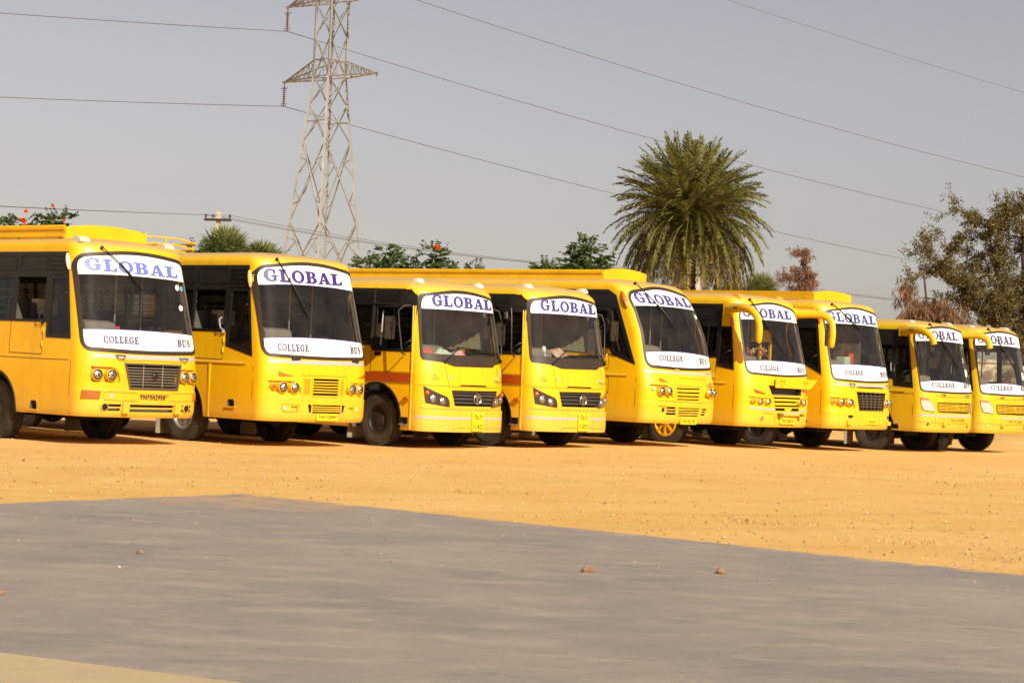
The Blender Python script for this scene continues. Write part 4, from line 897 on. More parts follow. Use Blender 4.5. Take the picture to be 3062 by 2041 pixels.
def bus5():
    b = Bus('college_bus', 'yellow bus with steeply raked windscreen and roof rack, plate TN73E2782', (2.896, 43.7, .09), 50, 2.5, 10.4, .50, 3.38, .42, [(.3, .05), (1.2, 0), (1.45, .06), (1.7, .12), (2.3, .27), (2.8, .50), (3.1, .72), (3.3, .90)], INS, Y2, froll=.35, lip=(.93, .02), wt=5)
    ws = wsm(b, (.36, 1.67), 1.63, 3.27, (.36, 3.10), (.16, .5, .16, .2, .7, .2))
    L = b.vo(b.L); bandp = [(.12, 1.68), (.77, 1.86), (.86, 1.99), (L - .5, 1.99), (L - .5, 3.17), (1.02, 3.17), (.80, 3.06), (.70, 2.85)]
    recs = []; gs = []
    for k, (z, h) in enumerate(((1.215, .03), (1.135, .03), (1.06, .03), (.995, .026))):
        p = [(1.15 + k * .015, z - h / 2), (1.86 - k * .005, z - h / 2), (1.88 - k * .005, z + h / 2), (1.14 + k * .015, z + h / 2)]; recs.append((p, .05, 1)); gs.append(p)
    for k, z in enumerate((.815, .765, .715, .665)): recs.append(([(1.23, z - .012), (1.87 - k * .012, z - .012), (1.88 - k * .012, z + .012), (1.23, z + .012)], .05, 1))
    lgp = rounded([(.86, .675), (1.14, .675), (1.14, .80), (1.10, .84), (.87, .84)], .01); rgp = rounded([(1.93, .675), (2.05, .675), (2.12, .82), (1.97, .82)], .01)
    hl = rounded([(.86, 1.04), (1.05, 1.03), (1.0, 1.20), (.90, 1.27), (.36, 1.285), (.36, 1.255), (.52, 1.235), (.58, 1.10)], [.03, .01, .06, .06, .0, .0, .03, .05]); hr = b.mirp(hl)
    fl = rounded([(.62, .80), (.86, .80), (.86, .85), (.60, .855)], .0)
    std_body(b, ws, bandp, None, recs + [(lgp, .06, 1), (rgp, .06, 1), (hl, .05, 0), (hr, .05, 0), (fl, .03, 0)], (2.45, 7.6))
    b.windscreen(ws, .05, lambda a: 2.885 - .03 * ((a - 1.3) / 1.0) ** 2, lambda a: 1.955 - .05 * ((a - 1.2) / 1.0) ** 2, (.49, 2.18, 2.93), (.72, 1.44, 1.765, 1.875), (1.95, 2.20, 1.735, 1.85), INDIGO, .205, -.02)
    panes = std_wins(0, L, 2.04, 2.74, first=1.0); q = rounded([(.26, 1.78), (.74, 1.91), (.80, 2.06), (.86, 2.80), (.78, 2.80)], .03)
    b.band(bandp, panes, q, open_=(0,)); upper_panels(b, L, 2.86, 3.11, 1.0, louv=False)
    slats(b, lgp, 2, .013, b.paint, 'bumper_slat', -.012); slats(b, rgp, 2, .013, b.paint, 'bumper_slat', -.012)
    for a in (.66, .88, b.mir((.66, 1.1))[0], b.mir((.88, 1.1))[0]): b.lamp(a, 1.15, .082, proud=.06)
    b.lamp(.455, 1.195, .038, b.paint, .015, MARK, 'indicator_lamp'); b.lamp(.75, .775, .045, b.paint, .008, DARK, 'fog_lamp_hole')
    b.dF('amber_wedge_lamp', [(.66, 1.345), (.91, 1.335), (.64, 1.42)], AMB, .012); b.dF('amber_wedge_lamp', [(2.10, 1.30), (2.28, 1.285), (2.29, 1.37)], AMB, .012)
    b.dF('reflective_strip', [(.22, 1.52), (1.25, 1.505), (2.44, 1.50), (2.44, 1.55), (1.25, 1.55), (.22, 1.57)], REFL, .005)
    b.hook(1.20, 1.59, .10, .02, b.paint); b.hook(2.18, 1.57, .10, .03, b.paint)
    front_seams(b, [[(1.25, 1.43), (2.1, 1.415)], [(1.16, 1.275), (1.9, 1.26)], [(.62, .955), (1.3, .945), (2.45, .93)], [(2.15, .55), (2.2, .65)], [(2.3, .55), (2.35, .7)]])
    b.plate('TN73E2782', 1.26, 1.80, .49, .61, .03); b.wiper(((.78, 3.31), (1.05, 2.85), (1.31, 2.44)))
    belt(b, 1.415, L - .3); side_seams(b, [[(.05, .55), (.05, 1.40)], [(.82, 1.06), (.82, 1.38), (3.2, 1.38)], [(.80, 1.06), (2.4, 1.08)], [(.86, 1.99), (.86, 1.56), (2.2, 1.56)]])
    m = MB(); m.tube([b.SL(.90, 1.72, .01), b.SL(.90, 1.76, .05), b.SL(.90, 1.82, .05), b.SL(.90, 1.86, .01)], .012, 6); m.build('door_handle', b.paint, b.root)
    b.teardrop(.56, 2.98, .34, .055, AMB, .22)
    m = MB(); h = b.W / 2; m.tube([(-h + .0, 1.6, 2.78), (-h - .12, 1.45, 2.80), (-h - .2, 1.15, 2.78), (-h - .2, 1.0, 2.70), (-h - .16, .95, 2.3), (-h - .02, .9, 1.92)], .014, 7); m.tube([(-h, 1.75, 2.6), (-h - .15, 1.45, 2.62), (-h - .2, 1.1, 2.55), (-h - .18, 1.03, 2.35)], .014, 7); ao = m.build('mirror_arm', RIMD, b.root, 40)
    m = MB(); m.prism([(-h - .14 + x, .95, 2.32 + z) for x, z in rounded(rectp(-.12, -.2, .12, .2), .04)], (0, .04, 0)); m.build('mirror', RIMD, ao, 40)
    b.rack_sheet(.50, 1.80, 9.9, 3.375, 3.61, front_lift=.06)
    b.chassis(2.45, 7.6); b.interior(n=7, top=1.90); mudflap(b, 3.2)
    st = MB(); sheet(st, patch2d(ell(2.16, 2.72, .035, .05, 0, 340, 14), (), 1), b.F, .004); st.build('round_sticker', BANN, b.ws, fix=False)
    return b
def bus6():
    b = Bus('college_bus', 'yellow bus with bonnet flap raised over a dark opening and big yellow mirror arm', (5.151, 46.5, .05), 47, 2.5, 10.2, .50, 3.33, .45, RK, INS, Y2, wt=6)
    ws = wsm(b, (.40, 1.67), 1.625, 3.20, (.42, 3.04), (.16, .5, .16, .26, .7, .26))
    L = b.vo(b.L); bandp = [(.58, 1.96), (L - .5, 1.96), (L - .5, 3.11), (.58, 3.11)]; qo = [(.10, 1.72), (.60, 1.79), (.62, 2.62), (.26, 2.62)]
    hole = [(1.14, 1.19), (2.07, 1.20), (2.06, 1.40), (1.02, 1.40)]; recs = [(hole, .12, 1)]
    for k, z in enumerate((1.135, 1.05, .965)): recs.append((([(1.20 + k * .03, z - .018), (2.05 - k * .015, z - .018), (2.06 - k * .015, z + .018), (1.18 + k * .03, z + .018)]), .07, 1))
    recs += [(rounded([(1.28, .855), (1.58, .855), (1.56, .915), (1.26, .915)], .01), .07, 1), (rounded([(1.76, .855), (2.02, .855), (2.03, .915), (1.80, .92)], .01), .07, 1)]
    hl = rounded([(.44, 1.0), (.52, .97), (1.10, .95), (1.16, 1.04), (1.10, 1.12), (.42, 1.15)], [.03, .03, .05, .03, .03, .03]); hr = b.mirp(hl)
    std_body(b, ws, bandp, None, recs + [(hl, .03, 0), (hr, .03, 0)], (2.38, 7.6), extra=[lambda: b.cutS(qo)])
    b.windscreen(ws, .035, lambda a: 2.815 - .02 * ((a - 1.3) / 1.0) ** 2, lambda a: 1.925 - .04 * ((a - 1.3) / 1.0) ** 2, (.50, 2.04, 2.865), (.80, 1.39, 1.715, 1.82), (1.97, 2.22, 1.70, 1.81), INDIGO, .20, .0)
    panes = std_wins(0, L, 2.0, 2.62, first=.68)
    b.band(bandp, panes, None, open_=(0,)); upper_panels(b, L, 2.78, 3.05, .68, louv=False)
    q = rounded(grow(qo, -.03), .02); [b.dS('quarter_window_frame', grow(qo, .015), BLK, .010, -.03, [q], .6, right=q_) for q_ in (False, True)]
    for sd in (b.SL, b.SR): m = MB(); sheet(m, patch2d(q, (), 2), sd, -.01); m.build('side_window', GLD, b.root, fix=False)
    # lifted flap with two latches
    m = MB(); y = b.F(1.6, 1.45, .07).y; m.prism([(b.lx(p), y, z) for p, z in rounded([(1.17, 1.355), (2.22, 1.345), (2.40, 1.56), (1.19, 1.56)], .01)], (0, .022, 0)); m.bar((b.lx(1.25), y + .01, 1.55), (b.lx(1.25), b.F(1.25, 1.5, -.02).y, 1.5), .02); m.bar((b.lx(2.1), y + .01, 1.55), (b.lx(2.1), b.F(2.1, 1.5, -.02).y, 1.5), .02); fo = m.build('bonnet_flap', b.paint, b.root)
    for a in (1.40, 2.10): m = MB(); m.tube([(b.lx(a) + .045 * math.cos(math.pi * (1 + i / 8)), y - .012, 1.44 + .07 * math.sin(math.pi * (1 + i / 8)) ) for i in range(9)], .006, 6); m.bar((b.lx(a) - .09, y - .012, 1.515), (b.lx(a) + .09, y - .012, 1.515), .02, .02); m.tube([(b.lx(a) - .045, y - .012, 1.51), (b.lx(a) - .045, y - .012, 1.44)], .006, 6); m.tube([(b.lx(a) + .045, y - .012, 1.51), (b.lx(a) + .045, y - .012, 1.44)], .006, 6); m.build('flap_latch', YR, fo, 40)
    for a, nm, ln in ((.58, 'indicator_lamp', AMB), (.80, 'headlight', LENS), (1.02, 'headlight', LENS), (b.mir((.80, 1.05))[0], 'headlight', LENS), (b.mir((1.02, 1.05))[0], 'headlight', LENS)): b.lamp(a, 1.045, .062 if ln is LENS else .05, b.paint, .03, ln, nm)
    b.dF('amber_wedge_lamp', [(.61, 1.235), (.94, 1.20), (.90, 1.225), (.58, 1.31)], RED, .012); b.dF('amber_wedge_lamp', [(2.16, 1.20), (2.36, 1.20), (2.38, 1.30)], RED, .012)
    for p in ([(.48, .885), (1.26, .855), (1.26, .895), (.48, .93)], [(2.07, .85), (2.42, .86), (2.42, .905), (2.08, .89)]): b.dF('reflective_strip', p, REFL, .006)
    m = MB(); yb = b.F(1.7, .78, .06).y; m.box(b.lx(1.35), b.lx(2.05), yb, yb + .06, .755, .83); bo = m.build('bumper_bar', b.paint, b.root); MB().box(b.lx(1.46), b.lx(1.95), yb - .004, yb - .001, .795, .826).build('reflective_strip', REFL, bo)
    for a in (1.38, 2.0): m = MB(); m.box(b.lx(a) - .05, b.lx(a) + .05, yb - .05, yb + .06, .745, .80); m.build('tow_bracket', mat('rust_brown', (.22, .09, .02), .8), bo)
    b.plate('TN73A8253', 1.38, 1.92, .575, .705, .03); b.lamp(.86, .68, .05, b.paint, .012, AMB, 'fog_lamp'); b.lamp(2.36, .64, .045, b.paint, .01, DARK, 'fog_lamp_hole')
    front_seams(b, [[(.9, .80), (1.15, .79), (1.25, .76)], [(1.25, .76), (1.3, .55)]])
    b.wiper(((.79, 3.22), (1.15, 2.72), (1.56, 2.15))); belt(b, 1.385, L - .3); side_seams(b, [[(.05, .52), (.05, 1.38)], [(.64, 1.95), (.64, 1.40)], [(.10, 1.70), (.64, 1.755)]])
    m = MB(); m.tube([b.SL(.66, 1.53, .01), b.SL(.66, 1.53, .05), b.SL(.66, 1.60, .05), b.SL(.66, 1.60, .01)], .016, 6); m.build('door_handle', b.paint, b.root)
    b.teardrop(.24, 2.70, .28, .05, AMB, .07); big_arm(b, 3.02, 2.30)
    b.rooflamp(-.86, .76, 3.25, m_=mat('roof_lamp_amber', (.72, .32, .05), .4)); b.rooflamp(.50, .72, 3.27, m_=mat('roof_lamp_amber_b', (.72, .32, .05), .4))
    m = MB()
    for x in (.42, .80): m.box(x, x + .05, 1.05, 1.1, 1.2, 2.55)
    m.box(.42, .85, 1.05, 1.1, 2.36, 2.62); m.build('door_frame', b.paint, b.root)
    b.chassis(2.38, 7.6, rims=(YR, RIMD), styles=('spoke', 'disc')); b.interior(n=7, top=1.86); mudflap(b, 3.15)
    return b
def bus7():
    b = Bus('college_bus', 'yellow bus with dark chequered grille and slotted roof rack, third from the right', (7.363, 48.8, .04), 47, 2.5, 10.4, .50, 3.38, .46, RK, INS, Y2, lip=(.93, .015), wt=7)
    ws = wsm(b, (.38, 1.63), 1.59, 3.265, (.38, 3.12), (.14, .4, .14, .2, .7, .2))
    L = b.vo(b.L); bandp = [(.10, 1.72), (.69, 1.96), (.75, 1.99), (L - .5, 1.99), (L - .5, 3.16), (.38, 3.16)]
    g = [(1.26, .955), (2.02, .95), (2.07, 1.32), (1.15, 1.33)]; sl = rounded([(1.15, 1.435), (2.02, 1.435), (2.02, 1.465), (1.15, 1.465)], .005)
    hl = rounded([(.30, 1.08), (.36, 1.02), (1.10, .985), (1.05, 1.15), (.96, 1.195), (.28, 1.205)], [.03, .03, .01, .05, .05, .01]); hr = b.mirp(hl)
    n1 = rounded([(.90, .745), (1.01, .745), (1.05, .815), (.86, .815)], .01); n3 = rounded([(2.18, .745), (2.28, .745), (2.30, .815), (2.19, .815)], .01)
    std_body(b, ws, bandp, None, [(g, .08, 1), (sl, .05, 1), (hl, .045, 0), (hr, .045, 0), (n1, .05, 1), (n3, .05, 1)], (2.3, 7.6))
    b.windscreen(ws, .035, lambda a: 2.885 - .025 * ((a - 1.25) / 1.0) ** 2, lambda a: 1.955 - .03 * ((a - 1.25) / 1.0) ** 2, (.48, 2.10, 2.925), (.78, 1.39, 1.725, 1.83), (1.96, 2.25, 1.71, 1.82), mat('lettering_blue', (.03, .05, .22), .5), .215, -.015)
    panes = std_wins(0, L, 2.04, 2.74, first=1.0); q = rounded([(.20, 1.82), (.66, 2.02), (.92, 2.04), (.92, 2.75), (.36, 2.75)], .03)
    b.band(bandp, panes, q); upper_panels(b, L, 2.86, 3.10, 1.0, louv=False)
    gf = frame(b, g, .022, RIMD, .016); m = MB(); back(b, g, .08)
    for i in range(1, 6):
        t = i / 6; a0 = 1.15 + .11 * (1 - 0) ; xb = 1.26 + (2.02 - 1.26) * t; xt = 1.15 + (2.07 - 1.15) * t; m.bar(b.F(xb, .955, -.01), b.F(xt, 1.325, -.01), .03, .02)
    for i in range(1, 6): z = .955 + .37 * i / 6; m.tube([b.F(1.26 - .11 * i / 6 + (.76 + .16 * i / 6) * j / 6, z, -.006) for j in range(7)], .013, 5)
    m.build('grille_bars', GRL, gf)
    for a in (.63, .91, b.mir((.63, 1.1))[0], b.mir((.91, 1.1))[0]): b.lamp(a, 1.10, .082, proud=.045)
    b.lamp(.375, 1.10, .05, b.paint, .015, AMB, 'indicator_lamp')
    b.dF('reflective_strip', [(.46, 1.475), (1.3, 1.475), (2.44, 1.465), (2.44, 1.52), (1.3, 1.53), (.46, 1.54)], REFL, .005); b.hook(.98, 1.525, .15, .07); b.hook(2.22, 1.515, .12, .07)
    for a in (.90, 2.22): m = MB(); p = b.F(a, .64, 0); m.box(p.x - .07, p.x + .07, p.y - .05, p.y + .03, .60, .69); m.build('bumper_stop', b.paint, b.root)
    b.plate('TN55S1471', 1.48, 1.88, .615, .735, .015); b.wiper(((.72, 3.29), (1.15, 3.0), (1.48, 2.75)))
    front_seams(b, [[(1.20, .925), (2.08, .915)], [(1.35, .53), (1.45, .60), (2.0, .60), (2.1, .53)]])
    belt(b, 1.375, L - .3); side_seams(b, [[(.05, .55), (.05, 1.37)]]); b.teardrop(.30, 3.0, .27, .05, AMB, .06); pass
    b.rack_sheet(.50, 1.13, 9.4, 3.385, 3.61, slot=True, front_lift=.04)
    b.chassis(2.3, 7.6); b.interior(n=7, top=1.88); mudflap(b, 3.1)
    m = MB(); n = 30; rows = []
    for z in (1.95, 2.4, 2.85): rows.append([(.05 + .95 * (i / n), 1.0 + .10 * math.sin(i * 1.5 + z), z - .1 * math.sin(i * .35)) for i in range(n + 1)])
    for r_ in rows: m.v += r_
    for j in range(2):
        for i in range(n): m.f.append((j * (n + 1) + i, j * (n + 1) + i + 1, (j + 1) * (n + 1) + i + 1, (j + 1) * (n + 1) + i))
    m.build('curtain', CURB, b.root, 60, fix=False)
    return b
def coach(label, org, th, plate, indig):
    b = Bus('college_bus', label, org, th, 2.4, 9.6, .50, 3.13, .45, [(.3, .03), (1.3, 0), (1.55, .03), (2.8, .30), (3.1, .37)], [(1.3, 0), (2.8, .10), (3.1, .12)], Y3, roll=.17, froll=.32, lip=(.93, .012), wt=8 if plate == 'TN-73-9139' else 9)
    ws = wsm(b, (.30, 1.495), 1.47, 3.035, (.32, 2.91), (.12, .5, .12, .2, .7, .2))
    L = b.vo(b.L); bandp = [(.08, 1.55), (.66, 1.58), (.70, 1.75), (L - .5, 1.75), (L - .5, 2.92), (.36, 2.92)]
    g = rounded([(.93, 1.0), (1.95, .985), (2.16, .99), (2.18, 1.21), (.87, 1.20)], .04)
    hl = rounded([(.36, 1.02), (.76, .99), (.74, 1.13), (.52, 1.285), (.24, 1.30)], [.08, .03, .08, .06, .03]); hr = b.mirp(hl)
    std_body(b, ws, bandp, None, [(g, .06, 1)], (1.64, 6.6), extra=[lambda: vent(b, .46, .62, .54, .66)])
    b.windscreen(ws, .035, lambda a: 2.69 - .03 * ((a - 1.25) / 1.0) ** 2, lambda a: 1.735 - .06 * ((a - 1.25) / 1.0) ** 2, (.40, 1.95, 2.725), (.68, 1.58, 1.575, 1.685), (1.93, 2.20, 1.58, 1.69), indig, .205, .01)
    panes = std_wins(0, L, 1.79, 2.55, first=.80); q = rounded([(.14, 1.62), (.64, 1.64), (.66, 2.55), (.34, 2.55)], .03)
    b.band(bandp, panes, q, open_=(0,))
    gf = frame(b, g, .014, BLK, .010); slats(b, g, 6, .011, b.paint, o=-.004, parent=gf); back(b, g, .06)
    mm = MB()
    for a in (1.25, 1.9): mm.tube([b.F(a, 1.0, .004), b.F(a, 1.205, .004)], .008, 6)
    mm.build('grille_upright', b.paint, gf); e = MB().lathe([(.07, 0), (.07, .02), (.055, .026), (.055, 0)], b.F(1.66, 1.10, .0), (0, -1, 0), 24, True); c = b.F(1.66, 1.10, .015)
    e.bar(c, c + Vector((-.03, 0, -.04)), .02, .012).bar(c, c + Vector((.035, 0, -.03)), .02, .012).bar(c, c + Vector((0, 0, .05)), .02, .012); e.build('grille_emblem', b.paint, gf, 40)
    for P_ in (hl, hr):
        ho = b.dF('headlight', P_, mat('coach_lens', (.62, .58, .50), .12, .3, coat=1, bump=.4, bscale=25), .018, smooth=60); frame(b, P_, .012, BLK, .012, 'headlight_frame', parent=ho)
        zt = [p for p in P_ if p[1] > 1.22]
        if len(zt) > 2: b.dF('indicator_lens', [(x, z - .004) for x, z in zt], AMB, .021, .016, parent=ho)
    b.dF('reflective_strip', [(.18, .885), (.80, .875), (.80, .92), (.18, .925)] if plate == 'TN-73-9139' else [(1.10, .86), (2.3, .87), (2.3, .92), (1.10, .91)], REFL, .005)
    if plate == 'TN-73-9139': b.dF('reflective_strip', [(.83, .865), (2.34, .88), (2.34, .93), (.83, .915)], REFL, .005)
    t = MB(); fn = b.F; plo = b.dF('number_plate', rectp(1.38, .755, 1.97, .84), b.paint, .006); plain(t, plate, 1.41, 1.95, .77, .828, fn, .009); t.build('plate_number', PLT, plo, fix=False)
    b.hook(1.10, 1.395, .14, .018); b.hook(2.05, 1.395, .12, .018)
    front_seams(b, [[(.80, 1.40), (.88, 1.355), (1.5, 1.35), (2.3, 1.36)], [(.80, .93), (.80, .53)], [(.12, .74), (1.2, .715), (2.3, .73)], [(.1, .93), (.8, .93)]], w=.009)
    for a in (1.12, 2.08): m = MB(); p = b.F(a, .70, 0); m.prism([(p.x + q_, p.y - .06, z) for q_, z in ((-.05, .66), (.06, .66), (.10, .74), (-.05, .74))], (0, .09, 0)); m.build('bumper_step', b.paint, b.root)
    b.lamp(.54, .69, .035, b.paint, .01, MARK if plate != 'TN-73-9139' else DARK, 'fog_lamp')
    b.wiper(((.98, 3.06), (1.35, 2.6), (1.8, 2.05))); belt(b, 1.43, L - .3, .05); vent_lip(b, .44, .64, .53)
    side_seams(b, [[(.04, .53), (.04, 1.42)], [(.68, .53), (.68, 1.40)], [(.05, 1.40), (.68, 1.395)]])
    m = MB(); m.tube([b.SL(.74, 1.9, .01), b.SL(.74, 1.93, .07), b.SL(.76, 2.12, .07), b.SL(.78, 2.16, .01)], .014, 6); m.build('grab_handle', CHR, b.root, 40)
    if plate == 'TN-73-9139': big_arm(b, 2.90, 2.42, right=True, mirror='short', base=.14)
    m = MB()
    for z in (2.72,): m.tube([b.SR(.45, z - .1, .04), b.SR(.42, z, .06), b.SR(.45, z + .1, .04)], [.03, .06, .03], 8)
    m.build('side_marker_lamp', b.paint, b.root, 50)
    b.rooflamp(-.86, .86, 3.07); b.rooflamp(.74, .80, 3.08); b.chassis(1.64, 6.6); b.interior(floor=1.05, n=6, top=1.68); mudflap(b, 2.4)
    st = MB(); sheet(st, patch2d(ell(2.12, 1.95, .05, .10, 0, 340, 14), (), 1), b.F, .004); st.build('round_sticker', BANN, b.ws, fix=False)
    if plate == 'TN-73-9139': t = MB(); plain(t, '2', 2.02, 2.07, 2.20, 2.31, b.F, .004); t.build('window_number', BANN, b.ws, fix=False)
    return b
#BUILD
B1 = bus1(); B2 = bus2()
B3 = mini('college_bus', 'small red striped yellow bus with round emblem on its nose, plate F-3423', (-1.453, 39.6, .03), 48.5, 'F-3423', True)
B4 = mini('college_bus', 'small red striped yellow bus with newspaper on its dashboard, plate F-3073', (.579, 41.2, .08), 48, 'F-3073', True)
B5 = bus5(); B6 = bus6(); B7 = bus7()
B8 = coach('dusty lemon yellow bus with one piece pale headlights and mirror arms, second from the right', (9.982, 51.7, 0), 48, 'TN-73-9139', NAVY)
B9 = coach('dusty lemon yellow bus cut by the right edge, last in the row', (11.825, 53.6, 0), 48, 'TN 73 9146', NAVY)

# ---------------------------------------------------------------- ground, slab
def gz(x, y): return .095 * math.exp(-((x - 3.0) / 3.4) ** 2) * min(1, max(0, (y - 33) / 8))
def noise_mat(name, build):
    m = bpy.data.materials.new(name); m.use_nodes = True; n = m.node_tree; p = n.nodes['Principled BSDF']; p.inputs['Specular IOR Level'].default_value = .15; build(n, p); return m
def N(n, sc, det=8, rough=.6, mp=None, dist=0):
    tc = n.nodes.new('ShaderNodeTexCoord'); no = n.nodes.new('ShaderNodeTexNoise'); no.inputs['Scale'].default_value = sc; no.inputs['Detail'].default_value = det; no.inputs['Roughness'].default_value = rough; no.inputs['Distortion'].default_value = dist
    if mp:
        m = n.nodes.new('ShaderNodeMapping'); m.inputs['Scale'].default_value = mp[0]; m.inputs['Rotation'].default_value[2] = mp[1]; n.links.new(tc.outputs['Object'], m.inputs[0]); n.links.new(m.outputs[0], no.inputs[0])
    else: n.links.new(tc.outputs['Object'], no.inputs[0])
    return no.outputs[0]
def ramp(n, src, lo, hi, a=0, b=1):
    m = n.nodes.new('ShaderNodeMapRange'); m.inputs[1].default_value = lo; m.inputs[2].default_value = hi; m.inputs[3].default_value = a; m.inputs[4].default_value = b; n.links.new(src, m.inputs[0]); return m.outputs[0]
def mixc(n, f, a, b):
    m = n.nodes.new('ShaderNodeMix'); m.data_type = 'RGBA'
    for i, v in ((0, f), (6, a), (7, b)):
        if isinstance(v, tuple): m.inputs[i].default_value = (*v, 1)
        elif isinstance(v, float): m.inputs[i].default_value = v
        else: n.links.new(v, m.inputs[i])
    return m.outputs[2]
def leafmat(name, c1, c2, tr=.25, rough=.5):
    m = bpy.data.materials.new(name); m.use_nodes = True; n = m.node_tree; p = n.nodes['Principled BSDF']; p.inputs['Roughness'].default_value = rough
    oi = n.nodes.new('ShaderNodeNewGeometry'); c = mixc(n, oi.outputs['Random Per Island'], c1, c2); n.links.new(c, p.inputs['Base Color'])
    t = n.nodes.new('ShaderNodeBsdfTranslucent'); n.links.new(c, t.inputs[0]); mx = n.nodes.new('ShaderNodeMixShader'); mx.inputs[0].default_value = tr
    n.links.new(p.outputs[0], mx.inputs[1]); n.links.new(t.outputs[0], mx.inputs[2]); n.links.new(mx.outputs[0], n.nodes['Material Output'].inputs[0]); return m
def sandmat(n, p):
    c = mixc(n, ramp(n, N(n, .35, 5), .35, .65), (.76, .46, .165), (.70, .395, .115))
    c = mixc(n, ramp(n, N(n, 2.2, 9, .7), .5, .72, 0, .6), c, (.74, .46, .20))
    c = mixc(n, ramp(n, N(n, 28, 6, .7), .60, .72, 0, .8), c, (.30, .15, .05))
    c = mixc(n, ramp(n, N(n, 90, 3, .6), .64, .74, 0, .7), c, (.74, .52, .28))
    c = mixc(n, ramp(n, N(n, .9, 7, .65, ((1, .25, 1), .3)), .55, .75, 0, .45), c, (.54, .26, .07))
    wv = n.nodes.new('ShaderNodeTexWave'); wv.inputs['Scale'].default_value = .16; wv.inputs['Distortion'].default_value = 9; wv.inputs['Detail'].default_value = 3; wv.inputs['Detail Scale'].default_value = .6
    tcw = n.nodes.new('ShaderNodeTexCoord'); mpw = n.nodes.new('ShaderNodeMapping'); mpw.inputs['Rotation'].default_value[2] = 1.1; n.links.new(tcw.outputs['Object'], mpw.inputs[0]); n.links.new(mpw.outputs[0], wv.inputs[0])
    tr = n.nodes.new('ShaderNodeMath'); tr.operation = 'MULTIPLY'; n.links.new(ramp(n, wv.outputs['Fac'], .88, .98, 0, .32), tr.inputs[0]); n.links.new(ramp(n, N(n, 5, 8, .75), .35, .65), tr.inputs[1])
    c = mixc(n, tr.outputs[0], c, (.46, .24, .07))
    c = mixc(n, ramp(n, N(n, 14, 8, .8), .62, .70, 0, .65), c, (.40, .22, .08))
    n.links.new(c, p.inputs['Base Color']); p.inputs['Roughness'].default_value = .95
    b1 = n.nodes.new('ShaderNodeBump'); b1.inputs['Distance'].default_value = .05; b1.inputs['Strength'].default_value = .7; n.links.new(N(n, 6, 12, .75), b1.inputs['Height'])
    b2 = n.nodes.new('ShaderNodeBump'); b2.inputs['Distance'].default_value = .012; b2.inputs['Strength'].default_value = .8; n.links.new(N(n, 60, 6, .7), b2.inputs['Height']); n.links.new(b1.outputs[0], b2.inputs['Normal']); n.links.new(b2.outputs[0], p.inputs['Normal'])
SAND = noise_mat('sandy_earth', sandmat)
def slabmat(n, p):
    c = mixc(n, ramp(n, N(n, .5, 6, .6), .35, .65), (.295, .25, .215), (.235, .20, .185))
    c = mixc(n, ramp(n, N(n, 2.0, 12, .72, ((.6, 1.2, 1), -.72)), .48, .66, 0, .75), c, (.37, .31, .25))
    c = mixc(n, ramp(n, N(n, 7, 10, .75, ((.6, 1.2, 1), -.72), .4), .53, .68, 0, .6), c, (.17, .145, .14))
    c = mixc(n, ramp(n, N(n, 55, 4, .6), .66, .74, 0, .6), c, (.42, .34, .25))
    tc = n.nodes.new('ShaderNodeTexCoord'); sx = n.nodes.new('ShaderNodeSeparateXYZ'); n.links.new(tc.outputs['Object'], sx.inputs[0])
    # sand swept over the far corner
    d = n.nodes.new('ShaderNodeVectorMath'); d.operation = 'DISTANCE'; d.inputs[1].default_value = (-2.6, 23.0, .03); n.links.new(tc.outputs['Object'], d.inputs[0])
    r = ramp(n, d.outputs['Value'], 1.9, .3, 0, .75); mu = n.nodes.new('ShaderNodeMath'); mu.operation = 'MULTIPLY'; n.links.new(r, mu.inputs[0]); n.links.new(ramp(n, N(n, 2.5, 8, .7), .42, .58), mu.inputs[1])
    c = mixc(n, mu.outputs[0], c, (.56, .31, .12))
    for (px_, py_), (nx_, ny_) in (((-2.86, 23.91), (-.852, .523)), ((-2.86, 23.91), (.658, .752))):
        v = n.nodes.new('ShaderNodeVectorMath'); v.operation = 'SUBTRACT'; v.inputs[1].default_value = (px_, py_, 0); n.links.new(tc.outputs['Object'], v.inputs[0])
        dd = n.nodes.new('ShaderNodeVectorMath'); dd.operation = 'DOT_PRODUCT'; dd.inputs[1].default_value = (nx_, ny_, 0); n.links.new(v.outputs[0], dd.inputs[0])
        ed = ramp(n, dd.outputs['Value'], -.55, 0, 0, .62); ad = n.nodes.new('ShaderNodeMath'); ad.operation = 'ADD'; n.links.new(ed, ad.inputs[0]); n.links.new(ramp(n, N(n, 3.5, 9, .7), .3, .7, -.1, .55), ad.inputs[1])
        c = mixc(n, ramp(n, ad.outputs[0], .72, .95, 0, .85), c, (.60, .35, .13))
    n.links.new(c, p.inputs['Base Color']); p.inputs['Roughness'].default_value = .8
    b2 = n.nodes.new('ShaderNodeBump'); b2.inputs['Distance'].default_value = .010; b2.inputs['Strength'].default_value = .7; n.links.new(N(n, 22, 10, .8), b2.inputs['Height']); n.links.new(b2.outputs[0], p.inputs['Normal'])
SLAB = noise_mat('painted_concrete', slabmat)
def cemmat(n, p):
    c = mixc(n, ramp(n, N(n, 1.2, 8, .65), .35, .65), (.46, .35, .215), (.38, .285, .175)); c = mixc(n, ramp(n, N(n, 40, 4), .6, .72, 0, .6), c, (.22, .16, .09))
    n.links.new(c, p.inputs['Base Color']); p.inputs['Roughness'].default_value = .85
CEM = noise_mat('bare_cement', cemmat)
g = MB(); xs = [-1500, -700, -300, -120, -60] + [-40 + 1.0 * i for i in range(96)] + [60, 90, 160, 320, 700, 1500]; ys = [-200, -60, -20, 0, 8] + [14 + .8 * i for i in range(80)] + [80, 95, 120, 170, 260, 500, 1000, 2200]
rn = random.Random(3); 
